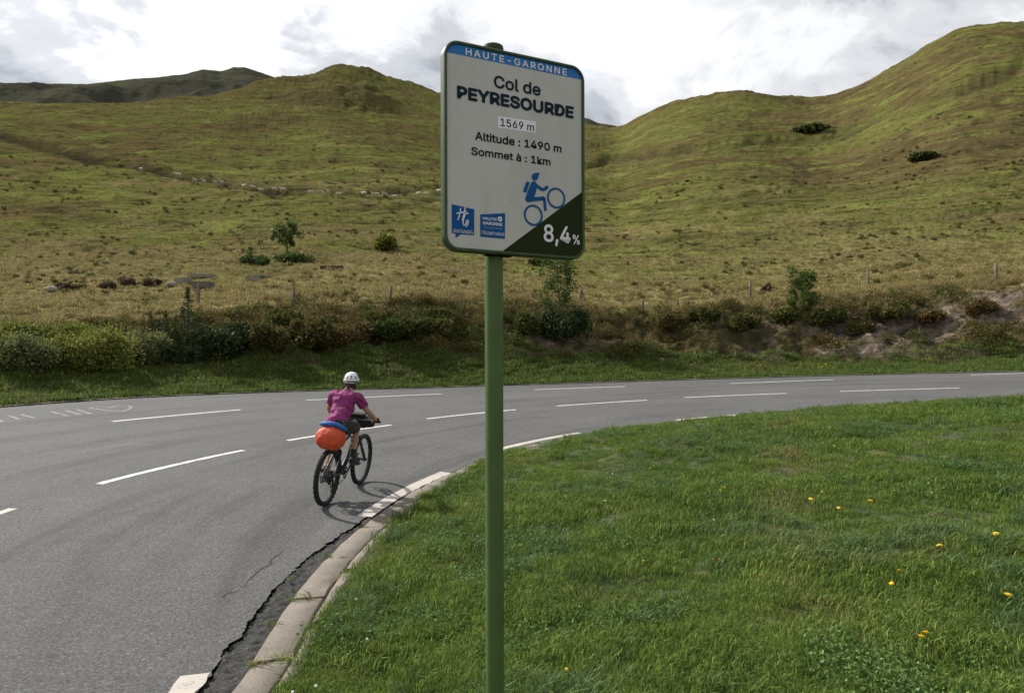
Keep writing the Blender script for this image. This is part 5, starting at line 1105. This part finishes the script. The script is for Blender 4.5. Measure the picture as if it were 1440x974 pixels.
# ---------------------------------------------------------------- fence posts, stones, planks
for px, y1, y0, lean, lab in [(279, 430, 400, 0.02, 'weathered fence post just behind the tall juniper'), (413, 434, 407, 0.0, 'weathered fence post above the bank straight below the pasture tree'), (549, 428, 405, 0.03, 'weathered fence post above the bank below the round green bush'),
                       (904, 441, 426, 0.0, 'short pale fence post in the grassy gully of the bank'), (953, 434, 424, 0.0, 'smallest fence post stub beside the grassy gully'), (1055, 420, 399, 0.02, 'fence post next to the withered shrub, left of the bright sapling'), (1221, 404, 384, 0.0, 'pale fence post right of the bright green sapling'), (1401, 396, 376, 0.0, 'pale fence post where the bank meets the steep right slope')]:
    L = on_terrain(px, y1); Hh = (y1 - y0 + 3) / F * L.y; sd = 0.075
    mb = MB().tube([(0, 0, -0.25), (lean * 0.4, 0, Hh * 0.5), (lean, 0.01, Hh * 0.97), (lean, 0.01, Hh)], [sd, sd * 0.95, sd * 0.85, sd * 0.5], 8)
    tag(mb.build('fence_post', M_WOOD, None, True, loc=L), lab, 'fence post', 'old fence posts along the bank top')
L = on_terrain(815, 428); Hh = 24 / F * L.y; root = empty('corner_post', L)
MB().tube([(0.05, 0, -0.2), (0.10, 0, Hh * 0.6), (0.13, 0, Hh)], [0.06, 0.055, 0.045], 8).build('post', M_WOOD, root, True); MB().tube([(-0.12, 0.05, -0.1), (0.12, 0.02, Hh * 0.95)], 0.045, 7).build('brace', M_TWIG, root, True); MB().tube([(0.42, 0.05, -0.1), (0.13, 0.02, Hh * 0.8)], 0.035, 7).build('brace', M_WOOD, root, True)
tag(root, 'braced corner fence post with two leaning struts beside the thin sapling', 'fence post')
def rock(px, py, w_px, h_px, lab, seed, mat=M_STONE):
    L = on_terrain(px, py); w_ = w_px / F * L.y / 2; h_ = h_px / F * L.y
    mb = MB().ball((0, 0, h_ * 0.35), (w_, w_ * 0.7, h_ * 0.65), 14, 9); v = np.array(mb.v); mb.v = [tuple(q_) for q_ in (v * (1 + 0.16 * fbm(v[:, 0] * 1.7 + seed, v[:, 1] * 1.7 + v[:, 2] * 2, 3, seed))[:, None])]
    return tag(mb.build('rock', mat, None, False, loc=L), lab, 'rock')
rock(73, 409, 21, 8, 'pale boulder lying beside the withered shrubs on the pasture', 1); rock(243, 401, 15, 6, 'small pale boulder beside the concrete blocks on the pasture', 2)
rock(930, 508, 9, 4, 'pale stone lying at the foot of the eroded bank', 4); rock(333, 523, 9, 5, 'grey stone in the verge grass below the junipers', 5)
def slab(px, py, w_px, h_px, rz, lab, cat, mat=M_STONE, depth=0.8, tilt=0.0, name='concrete_slab'):
    L = on_terrain(px, py); w_ = w_px / F * L.y; h_ = h_px / F * L.y
    mb = MB().box((0, 0, h_ * 0.4), (w_, depth, h_ * 1.2)); o = mb.build(name, mat, None, bevel=0.03, loc=L, rot=(0.0, tilt, rz)); return tag(o, lab, cat)
slab(285, 389, 36, 4, 0.1, 'long flat concrete slab uppermost of the blocks on the pasture', 'slab'); slab(258, 396, 17, 6, -0.3, 'squat concrete block between the small boulder and the long slab', 'block')
slab(369, 389, 28, 3, 0.0, 'thin flat slab lying behind the low block on the pasture', 'slab', depth=0.5); slab(356, 395, 20, 6, 0.25, 'low tilted concrete block in front of the thin slab', 'block', tilt=0.06)
slab(467, 377, 32, 4, 0.0, 'dark weathered log lying on the pasture below the tree', 'log', M_BARK, 0.3, name='log'); slab(634, 383, 26, 3.2, 0.0, 'pale plank lying on the dry grass beside the sign panel edge', 'plank', simple('pale_plank', (0.36, 0.28, 0.21), 0.8), 0.25, name='plank')
# trough on a stand behind the juniper
L = on_terrain(287, 408); root = empty('water_trough', L); w_ = 26 / F * L.y; h_ = 9 / F * L.y
tr = MB().box((0, 0, h_ * 0.9), (w_, 0.7, h_)); tr.build('basin', simple('trough_concrete', (0.13, 0.125, 0.11), 0.9, bmp=0.4), root, bevel=0.04)
for sx in (-0.35, 0.35): MB().box((sx * w_, 0, h_ * 0.12), (0.22, 0.55, h_ * 0.6)).build('foot', M_STONE, root)
tag(root, 'dark concrete water trough raised on two feet behind the fence post', 'trough')

# ---------------------------------------------------------------- sheep on the track
M_WOOL = simple('wool', (0.52, 0.46, 0.36), 0.95, var=0.2, scale=9, bmp=0.5); M_SHF = simple('sheep_face', (0.28, 0.24, 0.18), 0.9)
sb_ = MB().ball((0, 0, 0.56), (0.48, 0.23, 0.25), 14, 10); sb_.ball((-0.3, 0, 0.58), (0.2, 0.2, 0.22), 10, 8); sb_.tube([(0.38, 0, 0.64), (0.52, 0, 0.74), (0.58, 0, 0.78)], [0.15, 0.11, 0.09], 9); sb_.ball((0.66, 0, 0.75), (0.15, 0.075, 0.085), 10, 7, (0, 0.5, 0))
for lx, ly in ((0.28, 0.12), (0.28, -0.12)): sb_.tube([(lx, ly, 0.45), (lx + 0.01, ly, 0.25), (lx, ly, 0.02)], [0.075, 0.045, 0.035], 7)
for lx, ly in ((-0.32, 0.12), (-0.32, -0.12)): sb_.tube([(lx, ly, 0.5), (lx + 0.04, ly, 0.34), (lx - 0.06, ly, 0.22), (lx - 0.04, ly, 0.02)], [0.10, 0.065, 0.042, 0.034], 7)
sb_.tube([(-0.46, 0, 0.62), (-0.52, 0, 0.5), (-0.52, 0, 0.38)], [0.04, 0.035, 0.02], 6)
for s_ in (-1, 1): sb_.tube([(0.6, s_ * 0.06, 0.80), (0.57, s_ * 0.16, 0.78)], [0.025, 0.012], 6)
s0 = sb_.build('sheep', M_WOOL, None, True); bake(s0, ('REMESH', dict(mode='VOXEL', voxel_size=0.03)), ('SMOOTH', dict(factor=0.5, iterations=2))); sheep_me = s0.data; bpy.data.objects.remove(s0)
sheep_me.polygons.foreach_set('use_smooth', np.ones(len(sheep_me.polygons), bool)); sheep_me.materials.clear(); sheep_me.materials.append(M_WOOL)
for q, (px, py) in enumerate([(200, 240), (252, 249), (275, 256), (288, 258), (304, 259), (313, 260), (345, 265), (357, 266), (368, 270), (387, 269), (399, 270), (438, 273), (455, 274), (462, 274), (477, 276), (513, 276), (525, 276.5), (531, 276.5), (540, 276.5), (544, 277), (556, 280), (590, 276), (600, 276), (619, 273)]):
    L = on_terrain(px, py); k = 8.6 / F * L.y / 1.15 * (0.9 + 0.3 * random.random())
    o = link('sheep', sheep_me, None, loc=L + Vector((0, -0.15, 0.0)), rot=(0, 0, random.choice([0.2, 3.0, 3.4, 2.6, 0.5, 4.4])), scale=(k, k, k))
    tag(o, 'cream sheep walking along the dark track across the hillside', 'sheep', 'sheep strung along the hillside track')

# ---------------------------------------------------------------- flowers on the lawn, weeds in the kerb
def hit_lawn(px, py, lift=0.07):
    u = (px - CX) / F; v = -(py - HOR) / F; d = np.linspace(1.8, 17, 6000); g = lawn_z(u * d, d) + lift - (v * d + ZC); i_ = int(np.argmax(g >= 0)); d = d[i_]; return Vector((u * d, d, float(lawn_z(np.array(u * d), np.array(d)))))
M_YEL = simple('petal_yellow', (0.85, 0.60, 0.012), 0.6, var=0.1); M_STEMG = simple('flower_stem', (0.12, 0.17, 0.05), 0.6); M_CLO = simple('petal_white', (0.70, 0.70, 0.62), 0.7)
hd_ = MB()
for lay, (nn_, rr, zz) in enumerate([(16, 0.021, 0.0), (13, 0.016, 0.004), (8, 0.009, 0.008)]):
    for k in range(nn_):
        a = 2 * math.pi * (k + 0.4 * lay) / nn_; c_, s_ = math.cos(a), math.sin(a); w_ = 0.0036
        hd_.add([(0.002 * c_ - w_ * s_ * .5, 0.002 * s_ + w_ * c_ * .5, zz), (0.002 * c_ + w_ * s_ * .5, 0.002 * s_ - w_ * c_ * .5, zz), (rr * c_ + w_ * s_, rr * s_ - w_ * c_, zz + 0.004), (rr * 1.1 * c_, rr * 1.1 * s_, zz + 0.003), (rr * c_ - w_ * s_, rr * s_ + w_ * c_, zz + 0.004)], [(0, 1, 2, 3, 4)])
hd_.ball((0, 0, 0.001), (0.011, 0.011, 0.006), 10, 6)
yel_me = hd_.mesh('flower_head', M_YEL); st_me = MB().tube([(0, 0, -0.02), (0.006, 0, 0.04), (0, 0, 0.078)], [0.0028, 0.0024, 0.002], 6).mesh('flower_stem', M_STEMG, True)
for px, py, k in [(1417, 840, 1.15), (1400, 753, 1.1), (1320, 770, 1.05), (1263, 805, 0.9), (1252, 823, 0.75), (1291, 898, 1.0), (1302, 893, 0.9), (1223, 706, 1.2), (1177, 716, 0.9), (1138, 703, 1.1), (1154, 694, 0.6), (1110, 768, 0.7), (1201, 774, 0.6), (1067, 811, 0.7), (1055, 792, 0.55), (1061, 790, 0.5), (1011, 789, 0.65), (1002, 788, 0.5), (1173, 629, 0.9), (1017, 687, 0.7), (1012, 691, 0.55), (918, 656, 0.8), (914, 660, 0.7), (903, 790, 0.5), (797, 944, 0.5), (613, 873, 0.5)]:
    L = hit_lawn(px, py); root = empty('dandelion', L, (random.uniform(-.15, .15), random.uniform(-.15, .15), random.random() * 6)); root.scale = (k, k, 1.0)
    link('flower_head', yel_me, root, loc=(0, 0, 0.078), rot=(0.25, 0.1, 0)); link('stem', st_me, root)
    tag(root, 'yellow dandelion-like flower open in the lawn grass', 'flower', 'yellow flowers in the lawn')
clo_me = MB().ball((0, 0, 0), (0.011, 0.011, 0.010), 8, 6).mesh('flower_head', M_CLO)
for px, py in [(442, 964), (497, 843), (518, 898), (412, 972), (860, 667), (1002, 732), (850, 705)]:
    L = hit_lawn(px, py); root = empty('white_clover', L, (random.uniform(-.2, .2), random.uniform(-.2, .2), 0)); root.scale = (1.0, 1.0, 0.95)
    link('flower_head', clo_me, root, loc=(0, 0, 0.08)); link('stem', st_me, root); tag(root, 'small white clover head in the lawn grass', 'flower', 'white clover heads in the lawn')
for q, (px, py, k) in enumerate([(362, 938, 0.8), (400, 935, 0.9), (412, 848, 0.6), (436, 846, 0.8), (461, 786, 0.6), (480, 788, 0.5), (468, 822, 0.7), (384, 883, 0.6), (404, 962, 0.7), (512, 745, 0.5), (352, 940, 0.5), (405, 816, 0.4), (455, 763, 0.4)]):
    h_ = hit_road(px, py); v, f = blades(30, 0.05, 0.03, 0.10, 0.006, 0.9, np.random.default_rng(q), 1.8)
    tag(link('weed', fast_mesh('weed', v, f, M_LAWN if q % 3 else M_DRY, True), None, loc=(h_[0], h_[1], h_[2] + 0.03), scale=(k * 1.3, k * 1.3, k)), '%s tuft of weeds sprouting from a joint of the kerb stones' % ('green' if q % 3 else 'straw-coloured'), 'weed', 'weeds in the kerb joints')
# small yellow flowers scattered along the foot of the cut bank
pf, m_, px = zone_pts(260, 940, 1260, 0.6, 2.2); col_ = bpy.data.collections.new('verge_flower'); col_.objects.link(bpy.data.objects.new('verge_flower_shape', yel_me))
pf[:, 2] += 0.16; k_ = fbm(pf[:, 0] * 0.5, pf[:, 1] * 0.5, 2, 3) > 0.15; tag(scatter('verge_flowers', pf[k_], col_, 0.8 + 0.6 * r1.random(k_.sum()), r1), 'tiny yellow flowers scattered in the verge below the cut bank', 'flowers')
